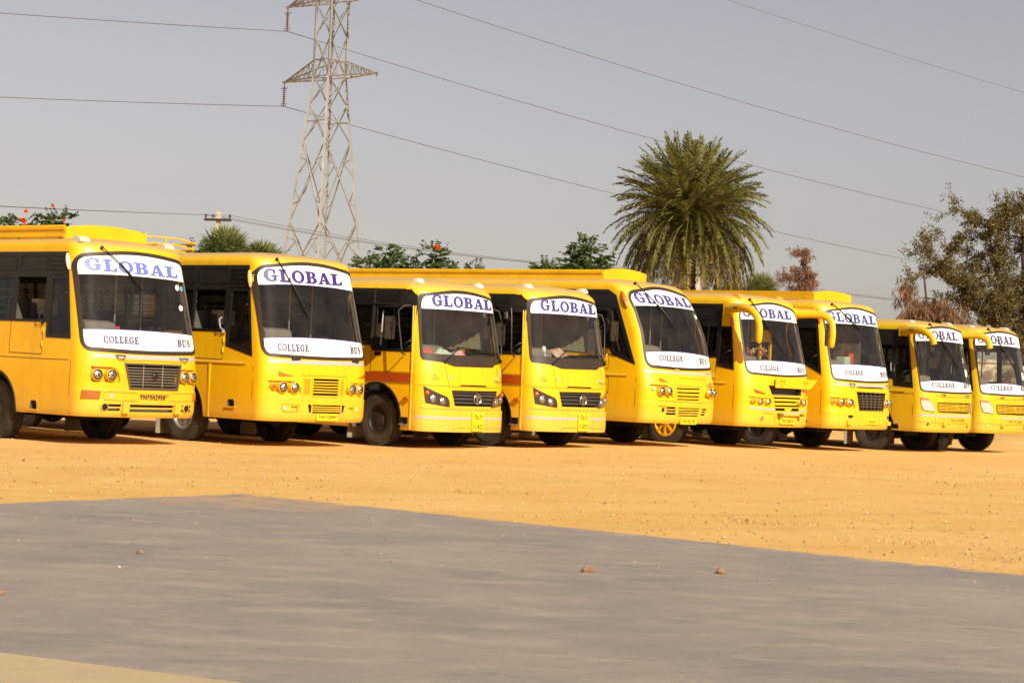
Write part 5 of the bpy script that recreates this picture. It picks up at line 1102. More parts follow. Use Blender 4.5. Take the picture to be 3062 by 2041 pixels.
for y in ys:
    for x in xs:
        inside = 25 < y < 76 and abs(x) < 30
        g.v.append((x, y, gz(x, y) + (rn.uniform(-.012, .012) if inside and not (-9 < x < 17 and 34 < y < 60) else 0)))
nx = len(xs)
for j in range(len(ys) - 1):
    for i in range(nx - 1): g.f.append((j * nx + i, j * nx + i + 1, (j + 1) * nx + i + 1, (j + 1) * nx + i))
tag(g.build('ground', SAND, None, 60), None, None, None, 'structure')
def sheet_poly(name, poly, top, bot, m):
    b = MB(); b.prism([(x, y, bot) for x, y in poly], (0, 0, top - bot)); o = b.build(name, m, None); return tag(o, None, None, None, 'structure')
# painted concrete court with its corner towards the buses, bare cement nearer the camera
c0 = Vector((-2.86, 23.91)); e1 = (Vector((-4.8, 20.75)) - c0).normalized(); e2 = (Vector((4.24, 17.7)) - c0).normalized()
q0 = Vector((-2.41, 10.58)); e3 = (Vector((-1.39, 10.07)) - q0).normalized()
far_l = c0 + e1 * 16; far_r = c0 + e2 * 22
sheet_poly('court_slab', [tuple(c0), tuple(q0 - e3 * 7.37), tuple(q0 + e3 * 26), (25, 3), tuple(far_r)], .035, -.05, SLAB)
sheet_poly('cement_apron', [tuple(q0 - e3 * 7.37), (-20, -12), (20.8, -12), tuple(q0 + e3 * 26)], .031, -.05, CEM)

# ---------------------------------------------------------------- stones, pebbles, dry grass
def rock(seed, r, flat=.7):
    rr = random.Random(seed); bm = bmesh.new(); bmesh.ops.create_icosphere(bm, subdivisions=2, radius=r)
    ax = [Vector((rr.uniform(-1, 1), rr.uniform(-1, 1), rr.uniform(-.3, 1))).normalized() for _ in range(7)]
    for v in bm.verts:
        for a in ax:
            d = v.co.dot(a); lim = r * .62
            if d > lim: v.co -= a * (d - lim)
        v.co.z *= flat
        v.co *= rr.uniform(.95, 1.05)
    b = MB(); bm.verts.index_update(); b.v = [tuple(v.co + Vector((0, 0, r * flat * .6))) for v in bm.verts]; b.f = [tuple(v.index for v in f.verts) for f in bm.faces]; bm.free(); return b
ROCK = mat('brown_stone', (.34, .19, .10), .9, col2=(.16, .09, .05), vscale=14, bump=.5, bscale=40)
ROCKW = mat('pale_stone', (.60, .52, .42), .9, var=.2)
for i, (x, y, r, lab, mm) in enumerate(((.64, 16.23, .055, 'brown stone on the grey slab, left of the two large ones at right', ROCK), (1.67, 16.61, .05, 'brown stone on the grey slab, right of the two large ones', ROCK), (-2.67, 16.1, .034, 'small tan stone on the left part of the grey slab', ROCK), (-2.98, 12.99, .035, 'orange brown stone on the slab, cut by the left frame edge', ROCK),
        (-2.63, 15.0, .014, 'tiny pale pebble on the slab, below the small tan stone', ROCKW))):
    o = rock(i + 5, r).build('stone', mm, None); o.location = (x, y, .034); o.rotation_euler.z = i * 1.3; tag(o, lab, 'stone', 'loose stones on the slab')
pb = MB(); rr = random.Random(11)
for i in range(3600):
    y = 16 + 26 * rr.random() ** 1.3; x = rr.uniform(-.27, .27) * y
    P_ = Vector((x, y)) - c0; ins = (e1.x * P_.y - e1.y * P_.x) > 0 and (e2.x * P_.y - e2.y * P_.x) < 0
    if ins and rr.random() > .12: continue
    r = rr.uniform(.006, .016) * (1 if not ins else .6) * (1.9 if rr.random() < .03 else 1); z = gz(x, y) + (.035 if ins else 0) + r * .3
    vs = [Vector((rr.uniform(.7, 1.2), 0, 0)), Vector((0, rr.uniform(.7, 1.2), 0)), Vector((-rr.uniform(.7, 1.2), 0, 0)), Vector((0, -rr.uniform(.7, 1.2), 0)), Vector((rr.uniform(-.3, .3), rr.uniform(-.3, .3), .8)), Vector((0, 0, -.6))]
    pb.add([(x + v.x * r, y + v.y * r, z + v.z * r) for v in vs], [(0, 1, 4), (1, 2, 4), (2, 3, 4), (3, 0, 4), (1, 0, 5), (2, 1, 5), (3, 2, 5), (0, 3, 5)])
tag(pb.build('pebbles', leafmat('pebble', (.16, .085, .04), (.66, .46, .27), 0, .95), None, fix=False), 'small pebbles scattered over the sandy ground', 'pebbles', None, 'stuff')
gr_ = MB(); rr = random.Random(5)
def blade(x, y, z, h, a, lean, w=.004):
    dx, dy = math.cos(a), math.sin(a); p = Vector((x, y, z)); q = p + Vector((dx * lean * .5, dy * lean * .5, h * .7)); t = p + Vector((dx * lean, dy * lean, h)); s_ = Vector((-dy, dx, 0)) * w
    gr_.add([p - s_, p + s_, q + s_ * .7, q - s_ * .7, t], [(0, 1, 2, 3), (3, 2, 4)])
for cx, cy, n, sp in [(-.49, 26.7, 90, .22), (2.79, 23.2, 110, .30), (3.78, 21.2, 80, .35), (7.3, 34.6, 60, .18)]:
    for _ in range(n):
        x = cx + rr.gauss(0, sp); y = cy + rr.gauss(0, sp * .5); blade(x, y, gz(x, y), rr.uniform(.01, .05), rr.uniform(0, 6.28), rr.uniform(.02, .08))
for _ in range(9000):      # dead grass litter thickening to the right
    y = 18 + 22 * rr.random() ** 1.5; u = rr.random() ** .5; x = y * (-.02 + .28 * u)
    P_ = Vector((x, y)) - c0
    if (e2.x * P_.y - e2.y * P_.x) < .05: continue
    k = math.sin(x * 1.3 + y * .7) + math.sin(x * 2.9 - y * 1.9 + 1) + math.sin(y * 3.7 + x * .6)
    if k < .35 + 1.2 * (1 - u): continue
    blade(x, y, gz(x, y) + .002, rr.uniform(.002, .022), rr.uniform(0, 6.28), rr.uniform(.03, .10), .0035)
tag(gr_.build('dry_grass', mat('dry_straw', (.62, .46, .20), .8, col2=(.36, .26, .08), vscale=3), None, fix=False), 'dry straw and dead grass strewn on the sand at right', 'dry grass', None, 'stuff')

# ---------------------------------------------------------------- pylon and lines
STEEL = mat('galvanised_steel', (.33, .315, .30), .55, .2, var=.35, vscale=.8)
WIRE = mat('cable', (.10, .085, .08), .6); INSU = mat('insulator_brown', (.085, .035, .025), .3)
PX, PY = -11.6, 130.0
py = empty('lattice_pylon', (PX, PY, 0), R(-45)); tag(py, 'tall galvanised lattice pylon rising behind the yellow buses', 'pylon')
def pw(z):        # half width of the square tower
    return .68 if z > 18.4 else .68 + (18.4 - z) * .0865
lvl = [0, 5.0, 9.9, 14.7, 16.9, 18.9 - .3, 21.0, 22.9, 24.7, 26.6, 28.4, 29.6]
lg = MB()
for sx_, sy_ in ((1, 1), (1, -1), (-1, -1), (-1, 1)):
    for a, b_ in zip(lvl, lvl[1:]):
        w = .13 if a < 18 else .10; wa, wb = pw(a), pw(b_); lg.bar((sx_ * wa, sy_ * wa, a), (sx_ * wb, sy_ * wb, b_), w, w)
lg.bar((.68, .68, 29.6), (0, 0, 31.5), .08).bar((-.68, .68, 29.6), (0, 0, 31.5), .08).bar((-.68, -.68, 29.6), (0, 0, 31.5), .08).bar((.68, -.68, 29.6), (0, 0, 31.5), .08)
lg.build('tower_leg', STEEL, py)
br = MB(); fc = [((1, -1), (-1, -1)), ((-1, -1), (-1, 1)), ((-1, 1), (1, 1)), ((1, 1), (1, -1))]
def c3(cn, z): w = pw(z); return Vector((cn[0] * w, cn[1] * w, z))
for a, b_ in zip(lvl, lvl[1:]):
    for p, q in fc:
        A, B_, C_, D_ = c3(p, a), c3(q, b_), c3(q, a), c3(p, b_); w = .075 if a < 14 else .06
        nrm = (B_ - A).cross(D_ - C_).normalized()
        br.bar(A, B_, w, w * .6); br.bar(C_ + nrm * .05, D_ + nrm * .05, w, w * .6)
        if b_ - a > 4:      # redundant members
            for P0, P1, L0, L1 in ((A, B_, A, D_), (C_, D_, C_, B_)):
                br.bar(P0.lerp(P1, .25), L0.lerp(L1, .42), .045, .03); br.bar(P0.lerp(P1, .25), L0.lerp(L1, .2), .045, .03); br.bar(P0.lerp(P1, .75), (L0 + (P1 - L0) * 0).lerp(L1, .5), .0451, .03) if False else None
            for P0, P1, L0, L1 in ((D_, C_, D_, A), (B_, A, B_, C_)):
                br.bar(P0.lerp(P1, .25), L0.lerp(L1, .42), .045, .03); br.bar(P0.lerp(P1, .25), L0.lerp(L1, .2), .045, .03)
for z in (15.9, 18.6, 19.6, 23.2, 24.2, 27.7, 28.7):
    for p, q in fc: br.bar(c3(p, z), c3(q, z), .06, .05)
br.build('lattice_bracing', STEEL, py)
ins_pts = []
for z in (18.55, 23.15, 27.7):
    for sg in (-1, 1):
        am = MB(); tip = Vector((sg * 4.25, 0, z)); zt = z + 1.02
        for sy_ in (1, -1):
            b0 = Vector((sg * .68, sy_ * .68, z)); t0 = Vector((sg * .68, sy_ * .68, zt)); am.bar(b0, tip, .075); am.bar(t0, tip, .07)
            for k in range(1, 6):
                t = k / 6; am.bar(b0.lerp(tip, t), t0.lerp(tip, t), .035); am.bar(b0.lerp(tip, t), t0.lerp(tip, (k - 1) / 6), .035)
        for k in range(1, 6):
            t = k / 6; t2 = (k - 1) / 6; am.bar(Vector((sg * .68, .68, z)).lerp(tip, t), Vector((sg * .68, -.68, z)).lerp(tip, t2), .035); am.bar(Vector((sg * .68, .68, zt)).lerp(tip, t), Vector((sg * .68, -.68, zt)).lerp(tip, t), .035)
        am.bar(tip + Vector((-.15, 0, 0)), tip + Vector((.2, 0, 0)), .12); am.bar(tip, tip + Vector((0, 0, -.3)), .05); am.build('cross_arm', STEEL, py)
        if sg < 0:
            i_ = MB(); pr = []
            for k in range(8): zz = -.36 - k * .135; pr += [(.025, zz + .055), (.045, zz + .04), (.115, zz), (.11, zz - .02), (.03, zz - .03)]
            i_.lathe([(.03, -.25)] + pr + [(.03, -1.46)], tip, (0, 0, 1), 14)
            i_.tube([tip + Vector((.28, 0, -.30)), tip + Vector((.25, 0, -.42)), tip + Vector((0, 0, -.36)), tip + Vector((-.25, 0, -.42)), tip + Vector((-.28, 0, -.34))], .018, 5).tube([tip + Vector((.28, 0, -1.28)), tip + Vector((.2, 0, -1.43)), tip + Vector((-.2, 0, -1.43)), tip + Vector((-.28, 0, -1.28))], .018, 5)
            i_.build('insulator_string', INSU, py, 40); ins_pts.append(tip + Vector((0, 0, -1.48)))
def world_py(p): c_, s_ = math.cos(R(-45)), math.sin(R(-45)); return Vector((PX + p.x * c_ - p.y * s_, PY + p.x * s_ + p.y * c_, p.z))
dl = Vector((math.sin(R(45)), math.cos(R(45)), 0))
def conductor(p, label, s0=.100, k=.0004, span=250, r=.022, left=True):
    for sg in ((1, -1) if left else (1,)):
        pts = [p + dl * sg * (span * i / 60) + Vector((0, 0, -s0 * (span * i / 60) + k * (span * i / 60) ** 2)) for i in range(61)]
        if sg == 1: fw = pts
        else: fw = pts[::-1] + fw[1:]
    m = MB(); m.tube(fw, r, 5); o = m.build('power_cable', WIRE, None, 60, fix=False); tag(o, label, 'cable', 'high voltage cables strung past the pylon')
names = ['cable hung from the lowest left insulator, passing behind the big palm', 'cable hung from the upper left insulator visible beside the pylon', 'cable descending from the top centre towards the right edge']
for p, nm in zip(ins_pts, names): conductor(world_py(p), nm)
conductor(world_py(Vector((0, 0, 31.5))), 'thin cable crossing the top right corner of the sky', .085, .00034, 250, .015)

# ---------------------------------------------------------------- low voltage poles and wires
CONC = mat('pale_concrete', (.56, .47, .38), .85, var=.2, vscale=3); DKI = mat('dark_iron', (.035, .022, .018), .6)
def lvpole(x, y, h, label):
    p = empty('utility_pole', (x, y, 0), R(-14)); tag(p, label, 'utility pole', 'concrete utility poles behind the buses')
    MB().prism([(-.12, -.09, 0), (.12, -.09, 0), (.12, .09, 0), (-.12, .09, 0)], (0, 0, .01)).build('pole_base', CONC, p)
    m = MB(); m.add([(-.14, -.11, 0), (.14, -.11, 0), (.14, .11, 0), (-.14, .11, 0), (-.085, -.07, h), (.085, -.07, h), (.085, .07, h), (-.085, .07, h)], [(3, 2, 1, 0), (4, 5, 6, 7), (0, 1, 5, 4), (1, 2, 6, 5), (2, 3, 7, 6), (3, 0, 4, 7)]); m.build('pole_shaft', CONC, p)
    MB().box(-.62, .62, -.16, -.08, h - .42, h - .31).build('cross_bar', DKI, p)
    for x_ in (-.56, -.22, .56): MB().lathe([(.02, 0), (.02, .05), (.06, .07), (.06, .10), (.035, .12), (.055, .14), (.05, .18), (.001, .2)], (x_, -.12, h - .31), (0, 0, 1), 10).build('insulator', INSU, p, 40)
    return [Matrix.Rotation(R(-14), 3, 'Z') @ Vector((x_, -.12, h - .16)) + Vector((x, y, 0)) for x_ in (-.56, -.22, .56)]
A_ = lvpole(-13.03, 95, 7.9, 'pale concrete utility pole with dark cross bar behind the left fan palm')
B_ = lvpole(10.3, 122, 7.75, 'pale concrete utility pole hidden behind the big date palm crown')
C_ = lvpole(34, 152, 7.6, 'pale concrete utility pole behind the tall tree at right')
Dl = [Vector((-40, 84, 7.6)) + Vector((k * .4, 0, 0)) for k in range(3)]
wl = ['nearest', 'middle', 'farthest']
for seg, (P_, Q_, sag, where) in enumerate(((A_, Dl, .25, 'left of the utility pole'), (A_, B_, .55, 'between utility pole and date palm'), (B_, C_, .3, 'behind the dry tree'))):
    for k in range(3):
        m = MB(); m.tube([P_[k].lerp(Q_[k], i / 20) + Vector((0, 0, -sag * 4 * (i / 20) * (1 - i / 20))) for i in range(21)], .010, 4); o = m.build('overhead_wire', WIRE, None, 60, fix=False)
        tag(o, ('front', 'middle', 'rear')[k] + ' one of three thin overhead wires ' + where, 'wire', 'thin overhead wires between the utility poles')

# ---------------------------------------------------------------- plants
BARK = mat('bark', (.12, .075, .045), .95, col2=(.05, .032, .02), vscale=9, bump=.6, bscale=25)
PALMG = leafmat('palm_green', (.075, .082, .014), (.21, .185, .045), .12); PALMD = leafmat('palm_dry', (.20, .14, .05), (.34, .23, .09), .15)
FANG = leafmat('fan_palm_green', (.09, .11, .025), (.22, .22, .07), .2)
TULG = leafmat('tulip_tree_green', (.035, .07, .012), (.08, .12, .025), .25); TREEG = leafmat('tree_green', (.075, .065, .014), (.21, .155, .045), .3)
BRN = leafmat('dead_brown', (.16, .07, .03), (.28, .14, .07), .15); REDF = leafmat('red_flower', (.75, .06, .01), (.85, .16, .02), .3)
def frond(mb, org, az, el, L, droop, nl=34, ll=.36, w=.020, rach=None, rr=random):
    # curved rachis carrying two rows of narrow leaflets
    d = Vector((math.cos(az) * math.cos(el), math.sin(az) * math.cos(el), math.sin(el))); p = Vector(org); pts = [p.copy()]; n = 14
    for i in range(n):
        d = (d + Vector((0, 0, -droop * (i / n) ** .8 / n * 2.0))).normalized(); p = p + d * (L / n); pts.append(p.copy())
    (rach or mb).tube(pts, [.035 * (1 - i / (n + 1)) + .006 for i in range(n + 1)], 4)
    side = Vector((-math.sin(az), math.cos(az), 0)); tw = rr.uniform(-.85, .85)
    for j in range(nl):
        t = .14 + .86 * (j + rr.random() * .5) / nl; f = t * n; i = min(int(f), n - 1); c = pts[i].lerp(pts[i + 1], f - i); tan = (pts[i + 1] - pts[i]).normalized()
        up = tan.cross(side).normalized(); up = up if up.z > 0 else -up; sid = (side * math.cos(tw) + up * math.sin(tw)); up = (up * math.cos(tw) - side * math.sin(tw)); keel = rr.uniform(-.1, .55)
        le = ll * (math.sin(math.pi * min(1, t * .8 + .16)) ** .6) * rr.uniform(.8, 1.1)
        for sg in (-1, 1):
            dd = (sid * sg * (1 - .35 * t) + tan * (.36 + .5 * t) + up * keel + Vector((0, 0, -.10)) + Vector((rr.uniform(-.15, .15), rr.uniform(-.15, .15), rr.uniform(-.15, .15)))).normalized()
            nn = dd.cross(up).normalized() * w * .5 + up * w * .4 * sg; e = c + dd * le; m_ = c + dd * le * .45
            mb.add([c, m_ - nn, e, m_ + nn], [(0, 1, 2, 3)])
def date_palm(x, y, h, r, label):
    o = empty('date_palm', (x, y, 0)); tag(o, label, 'palm tree'); rr = random.Random(21)
    tk = MB(); prof = []
    n = 60
    for i in range(n): z = h * i / n; prof.append((.30 + .05 * (i % 2) + (.12 * max(0, (i - n + 12) / 12)), z))
    tk.lathe(prof + [(.2, h + .2), (.001, h + .4)], (0, 0, 0), (0, 0, 1), 18); tk.build('trunk', BARK, o, 20)
    cr = MB(); dr = MB(); k = 0; NF = 330
    for i in range(NF):
        t = (i / NF) ** .78; az = i * 2.39996 + rr.uniform(-.15, .15); el = R(86 - 118 * t) + rr.uniform(-.12, .12); L = r * (.88 + .20 * rr.random()) * (.95 + .28 * t)
        droop = .35 + .75 * t + 1.35 * min(1, max(0, (t - .45) / .35)) + rr.uniform(-.12, .25); target = dr if (t > .84 and rr.random() < .45) else cr
        frond(target, (math.cos(az) * .18, math.sin(az) * .18, h + .55 - .95 * t), az, el, L, droop, 50, .44, .036, rr=rr)
    cr.build('crown', PALMG, o, fix=False); dr.build('dry_fronds', PALMD, o, fix=False)
    fb = MB()
    for i in range(60):
        az = rr.uniform(0, 6.28); p = Vector((math.cos(az) * .2, math.sin(az) * .2, h + rr.uniform(-.4, .5))); fb.tube([p, p + Vector((math.cos(az) * .25, math.sin(az) * .25, .25))], [.06, .02], 5)
    fb.build('fruit_stalks', mat('orange_fibre', (.42, .16, .03), .9, var=.4, vscale=6), o)
    return o
date_palm(6.74, 85, 7.75, 2.92, 'large date palm with full rounded crown standing behind the buses')
def fan_palm(x, y, h, label, seed, nf=26, fr=.85):
    o = empty('fan_palm', (x, y, 0)); tag(o, label, 'palm tree', 'fan palms behind the buses'); rr = random.Random(seed)
    MB().lathe([(.22, 0), (.17, h * .5), (.18, h), (.05, h + .2), (.001, h + .25)], (0, 0, 0), (0, 0, 1), 12).build('trunk', BARK, o, 30)
    cr = MB()
    for i in range(nf):
        t = i / nf; az = i * 2.4 + rr.uniform(-.2, .2); el = R(85 - 105 * t) + rr.uniform(-.1, .1); d = Vector((math.cos(az) * math.cos(el), math.sin(az) * math.cos(el), math.sin(el))); st = fr * rr.uniform(.55, .85)
        b0 = Vector((0, 0, h)); c = b0 + d * st; cr.tube([b0, c], .014, 4); s_ = Vector((-math.sin(az), math.cos(az), 0)); u_ = d.cross(s_)
        for k in range(24):
            a = R(-125 + 250 * k / 23) + rr.uniform(-.04, .04); dd = (d * math.cos(a) + s_ * math.sin(a) + u_ * rr.uniform(-.1, .2)).normalized(); le = fr * (.95 - .25 * abs(a) / 2.2) * rr.uniform(.85, 1.08); q = Vector((-dd.y, dd.x, dd.z)).cross(dd).normalized() * .018; q = dd.cross(u_).normalized() * .030
            m_ = c + dd * le * .6; e = c + dd * le + Vector((0, 0, -.08 * rr.random())); cr.add([c, m_ - q, e, m_ + q], [(0, 1, 2, 3)])
    cr.build('crown', FANG, o, fix=False); return o
fan_palm(-9.35, 70, 4.70, 'fan palm beside the pole behind the second bus, left of the pair', 1, 44, .74)
fan_palm(-8.25, 71, 4.45, 'fan palm close to the pylon behind the second bus, right of the pair', 2, 40, .68)
fan_palm(10.75, 95, 5.2, 'small fan palm just right of the big date palm', 3, 28, .78)
fan_palm(9.7, 96, 4.9, 'low fan palm half hidden behind the big date palm', 4, 20, .8)
def leaf(mb, c, d, up, l, w):
    s_ = d.cross(up)
    if s_.length < .05: s_ = d.cross(Vector((1, 0, 0)))
    s_ = s_.normalized() * w; mb.add([c, c + d * l * .45 - s_, c + d * l, c + d * l * .45 + s_], [(0, 1, 2, 3)])
def rv(rr, z=1): return Vector((rr.gauss(0, 1), rr.gauss(0, 1), rr.gauss(0, 1) * z)).normalized()
def broad_tree(name, x, y, h, blobs, label, cat, seed, lm, ls=.16, n=520, trunk_r=.12, flowers=(), group=None, lw=.28, compound=True):
    # blobs: (dx, dy, z, rx, rz) leaf masses, each held by its own limb
    o = empty(name, (x, y, 0)); tag(o, label, cat, group); rr = random.Random(seed); tk = MB(); fork = Vector((0, 0, h * .45))
    tk.tube([(0, 0, 0), (.05, .02, h * .25), fork], [trunk_r * 1.3, trunk_r, trunk_r * .8], 8); cr = MB()
    for dx, dy, z, rx, rz in blobs:
        c = Vector((dx, dy, z)); mid = fork.lerp(c, .55) + rv(rr) * .12; tk.tube([fork, mid, c], [trunk_r * .6, trunk_r * .4, .02], 6)
        for _ in range(int(n * rx * rz / .5)):
            v = rv(rr); r_ = rr.random() ** .4; p = c + Vector((v.x * rx * r_, v.y * rx * r_, v.z * rz * r_))
            if math.sin(p.x * 5.1 + seed) + math.sin(p.y * 4.3) + math.sin(p.z * 6.3 + seed * 2) < -1.0: continue
            if compound:      # short pinnate sprays
                d = (Vector((v.x, v.y, v.z * .4 + .1)) + rv(rr) * .5).normalized(); s_ = d.cross(Vector((0, 0, 1))).normalized()
                for k in range(4):
                    q = p + d * ls * .5 * k
                    for sg in (-1, 1): leaf(cr, q, (s_ * sg + d * .5 + Vector((0, 0, -.35))).normalized(), rv(rr), ls, ls * lw)
            else: leaf(cr, p, rv(rr, .7), rv(rr), ls, ls * lw)
        for _ in range(5): d = rv(rr, .6); tk.tube([c + d * .05, c + Vector((d.x * rx, d.y * rx, d.z * rz)) * .95], [.02, .004], 4)
    tk.build('trunk', BARK, o, 50); cr.build('crown', lm, o, fix=False)
    for fx, fy, fz, fr in flowers:
        f = MB()
        for _ in range(46): v = rv(rr); leaf(f, Vector((fx, fy, fz)) + v * fr * .2, v, rv(rr), fr * rr.uniform(.7, 1.1), fr * .35)
        f.build('flower_cluster', REDF, o, fix=False)
    return o
TG = 'flowering trees showing above the bus roofs'
broad_tree('tulip_tree', -13.1, 60, 5.2, [(-.55, 0, 4.85, .55, .45), (.05, .1, 4.75, .6, .45), (.45, 0, 5.0, .42, .42), (.8, 0, 4.6, .4, .3), (-.1, .3, 4.2, .9, .5)], 'leafy tree with red flowers above the roof rack of the first bus', 'tree', 31, TULG, .15, 150, .12, [(-.38, -.35, 5.30, .06), (-.42, -.4, 5.04, .085), (-.36, -.4, 4.92, .05), (.68, -.35, 5.10, .055), (.32, -.2, 5.50, .05)], TG)
broad_tree('tulip_tree', -4.5, 75, 5.6, [(0, 0, 5.35, .5, .35), (-.55, 0, 5.0, .5, .3), (.5, 0, 5.0, .5, .3), (0, .3, 4.6, .9, .5)], 'dark green tree between the pylon and the red topped tree', 'tree', 32, TULG, .16, 130, .12, (), TG)
broad_tree('tulip_tree', -2.7, 75, 5.7, [(-.15, 0, 5.35, .55, .38), (-.75, 0, 5.0, .5, .32), (.5, 0, 5.05, .6, .3), (1.3, 0, 4.9, .45, .22), (0, .3, 4.6, 1.0, .5)], 'green tree with one red flower cluster above the third bus', 'tree', 33, TULG, .16, 130, .12, [(-.05, -.45, 5.66, .085), (.05, -.45, 5.60, .065)], TG)
broad_tree('tulip_tree', 2.55, 80, 6.4, [(.1, 0, 6.05, .6, .45), (-.45, 0, 5.65, .5, .4), (.5, 0, 5.6, .5, .45), (0, .2, 5.2, .9, .6), (-1.35, 0, 5.35, .5, .25)], 'dense dark green tree immediately left of the big date palm', 'tree', 34, TULG, .17, 170, .14, (), TG)
broad_tree('bush_tree', -9.6, 69, 4.9, [(-.35, 0, 4.8, .5, .4), (.4, 0, 4.75, .5, .38), (.9, 0, 4.65, .4, .3), (0, .2, 4.3, .8, .4)], 'dark leafy shrub growing in front of the left fan palm', 'tree', 35, TULG, .11, 160, .1, (), None)
# the dry reddish tree
def scraggly(name, x, y, trunks, label, seed, lm, nb=26, ll=.11, leafn=16, hang=.5, cat='tree', bl=(.5, 1.2), tr=.05, group=None, lw=.24):
    o = empty(name, (x, y, 0)); tag(o, label, cat, group); rr = random.Random(seed); tk = MB(); cr = MB()
    def grow_(p, d, L, r, lev):
        n = 5; pts = [p]
        for i in range(n): d = (d + rv(rr) * .22 + Vector((0, 0, .06 - hang * .10 * (3 - lev)))).normalized(); p = p + d * L / n; pts.append(p)
        tk.tube(pts, [r * (1 - .75 * i / n) for i in range(n + 1)], 5 if lev > 1 else 3)
        if lev > 0:
            for _ in range({3: 6, 2: 6, 1: 5}[lev]):
                i = rr.randint(1, n); dd = (d + rv(rr) * .9).normalized(); grow_(pts[i], dd, L * rr.uniform(.4, .65), r * .45, lev - 1)
        if lev <= 1:
            for _ in range(leafn):
                i = rr.randint(1, n); c = pts[i - 1].lerp(pts[i], rr.random()) + rv(rr) * .10; leaf(cr, c, (rv(rr) + Vector((0, 0, -hang))).normalized(), rv(rr), ll * rr.uniform(.7, 1.2), ll * lw)
    for pts, r in trunks:
        pts = [Vector(p) for p in pts]; n = len(pts); tk.tube(pts, [r * (1 - .93 * i / (n - 1)) for i in range(n)], 7)
        for _ in range(nb):
            f = rr.uniform(.25, 1) * (n - 1); i = min(int(f), n - 2); c = pts[i].lerp(pts[i + 1], f - i); d = ((pts[i + 1] - pts[i]).normalized() * .5 + rv(rr) * .9).normalized(); grow_(c, d, rr.uniform(*bl), tr, 2)
    tk.build('trunk', BARK, o, 60, fix=False); cr.build('crown', lm, o, fix=False); return o
scraggly('dry_tree', 12.9, 100, [([(0, 0, 4.4), (.05, 0, 5.6), (.15, 0, 6.6), (.28, 0, 7.7)], .05), ([(0, 0, 0), (0, 0, 3), (0, 0, 4.4), (-.2, 0, 5.6), (-.3, 0, 6.3)], .07), ([(0, 0, 4.4), (.3, 0, 5.6), (.5, 0, 6.4)], .04)], 'thin tree of withered reddish brown leaves right of the date palm', 41, BRN, 26, .10, 5, .9, bl=(.28, .6), tr=.018, lw=.2)
scraggly('tall_tree', 17.5, 74, [([(0, 0, 0), (.1, 0, 2.6), (-.1, .2, 4.4), (-.3, 0, 6.4), (-.4, 0, 8.2)], .15), ([(0, 0, 2.2), (.8, .2, 4.0), (1.3, .3, 6.3), (1.7, 0, 8.0)], .12), ([(0, 0, 3.0), (-.9, .3, 4.8), (-1.3, .2, 6.4), (-1.5, 0, 7.4)], .10), ([(0, 0, 2.5), (-1.1, -.5, 3.6), (-2.0, -.6, 4.4), (-2.6, -.4, 5.2), (-3.0, -.3, 6.1)], .10), ([(.2, 0, 2.6), (1.5, -.4, 3.6), (2.6, 0, 4.8), (3.2, 0, 6.2)], .12)], 'tall sparse leaved tree with tangled branches at the right edge', 42, TREEG, 27, .095, 15, .35, bl=(.6, 1.3), tr=.04)
scraggly('leaning_branch_tree', 13.8, 73, [([(.6, 0, 0), (.5, 0, 2.5), (.1, 0, 4.0), (-.1, 0, 5.4), (.4, 0, 6.2)], .10)], 'slender green tree standing just left of the tall tree', 43, TREEG, 14, .095, 13, .4, bl=(.5, 1.0), tr=.025)
scraggly('dead_shrub', 13.35, 71, [([(.3, 0, 0), (.4, 0, 2.4), (.3, 0, 3.8), (-.4, 0, 4.3)], .08), ([(.3, 0, 0), (.9, 0, 2.6), (.9, 0, 4.1), (.3, 0, 4.5)], .07)], 'hanging mass of dead brown twigs below the slender green tree', 44, mat('dead_twigs', (.24, .125, .06), .95, var=.45, vscale=4), 13, .34, 9, 1.7, bl=(.5, 1.0), tr=.02, lw=.05)
# low bank and wall closing the yard at the right
bk = MB(); nx_ = 60; ny_ = 12; rr = random.Random(9)
for j in range(ny_):
    for i in range(nx_):
        x = 14 + 46 * i / (nx_ - 1); y = 63 + 11 * j / (ny_ - 1); hgt = math.sin(math.pi * j / (ny_ - 1)) ** 1.2 * (1.15 + .35 * math.sin(x * .7) + .2 * math.sin(x * 1.9)) * min(1, max(0, (x - 14) / 3)) * min(1, (60 - x) / 4)
        bk.v.append((x, y, -.08 + max(0, hgt) + rr.uniform(-.04, .04) * (0 < j < ny_ - 1)))
for j in range(ny_ - 1):
    for i in range(nx_ - 1): bk.f.append((j * nx_ + i, j * nx_ + i + 1, (j + 1) * nx_ + i + 1, (j + 1) * nx_ + i))
tag(bk.build('earth_bank', SAND, None, 60), None, None, None, 'structure')
wlm = MB().box(16, 60, 80, 80.25, -.1, 2.6); wo = wlm.build('wall_panel', mat('whitewash', (.66, .58, .46), .9, var=.2, vscale=.6), None)
wr = empty('boundary_wall', (38, 80, 0)); tag(wr, 'pale boundary wall seen past the last bus at the right edge', 'wall'); wo.location = (-38, -80, 0); wo.parent = wr
MB().box(-22.05, 22.05, -.06, .31, 2.6, 2.72).build('wall_coping', CONC, wr)

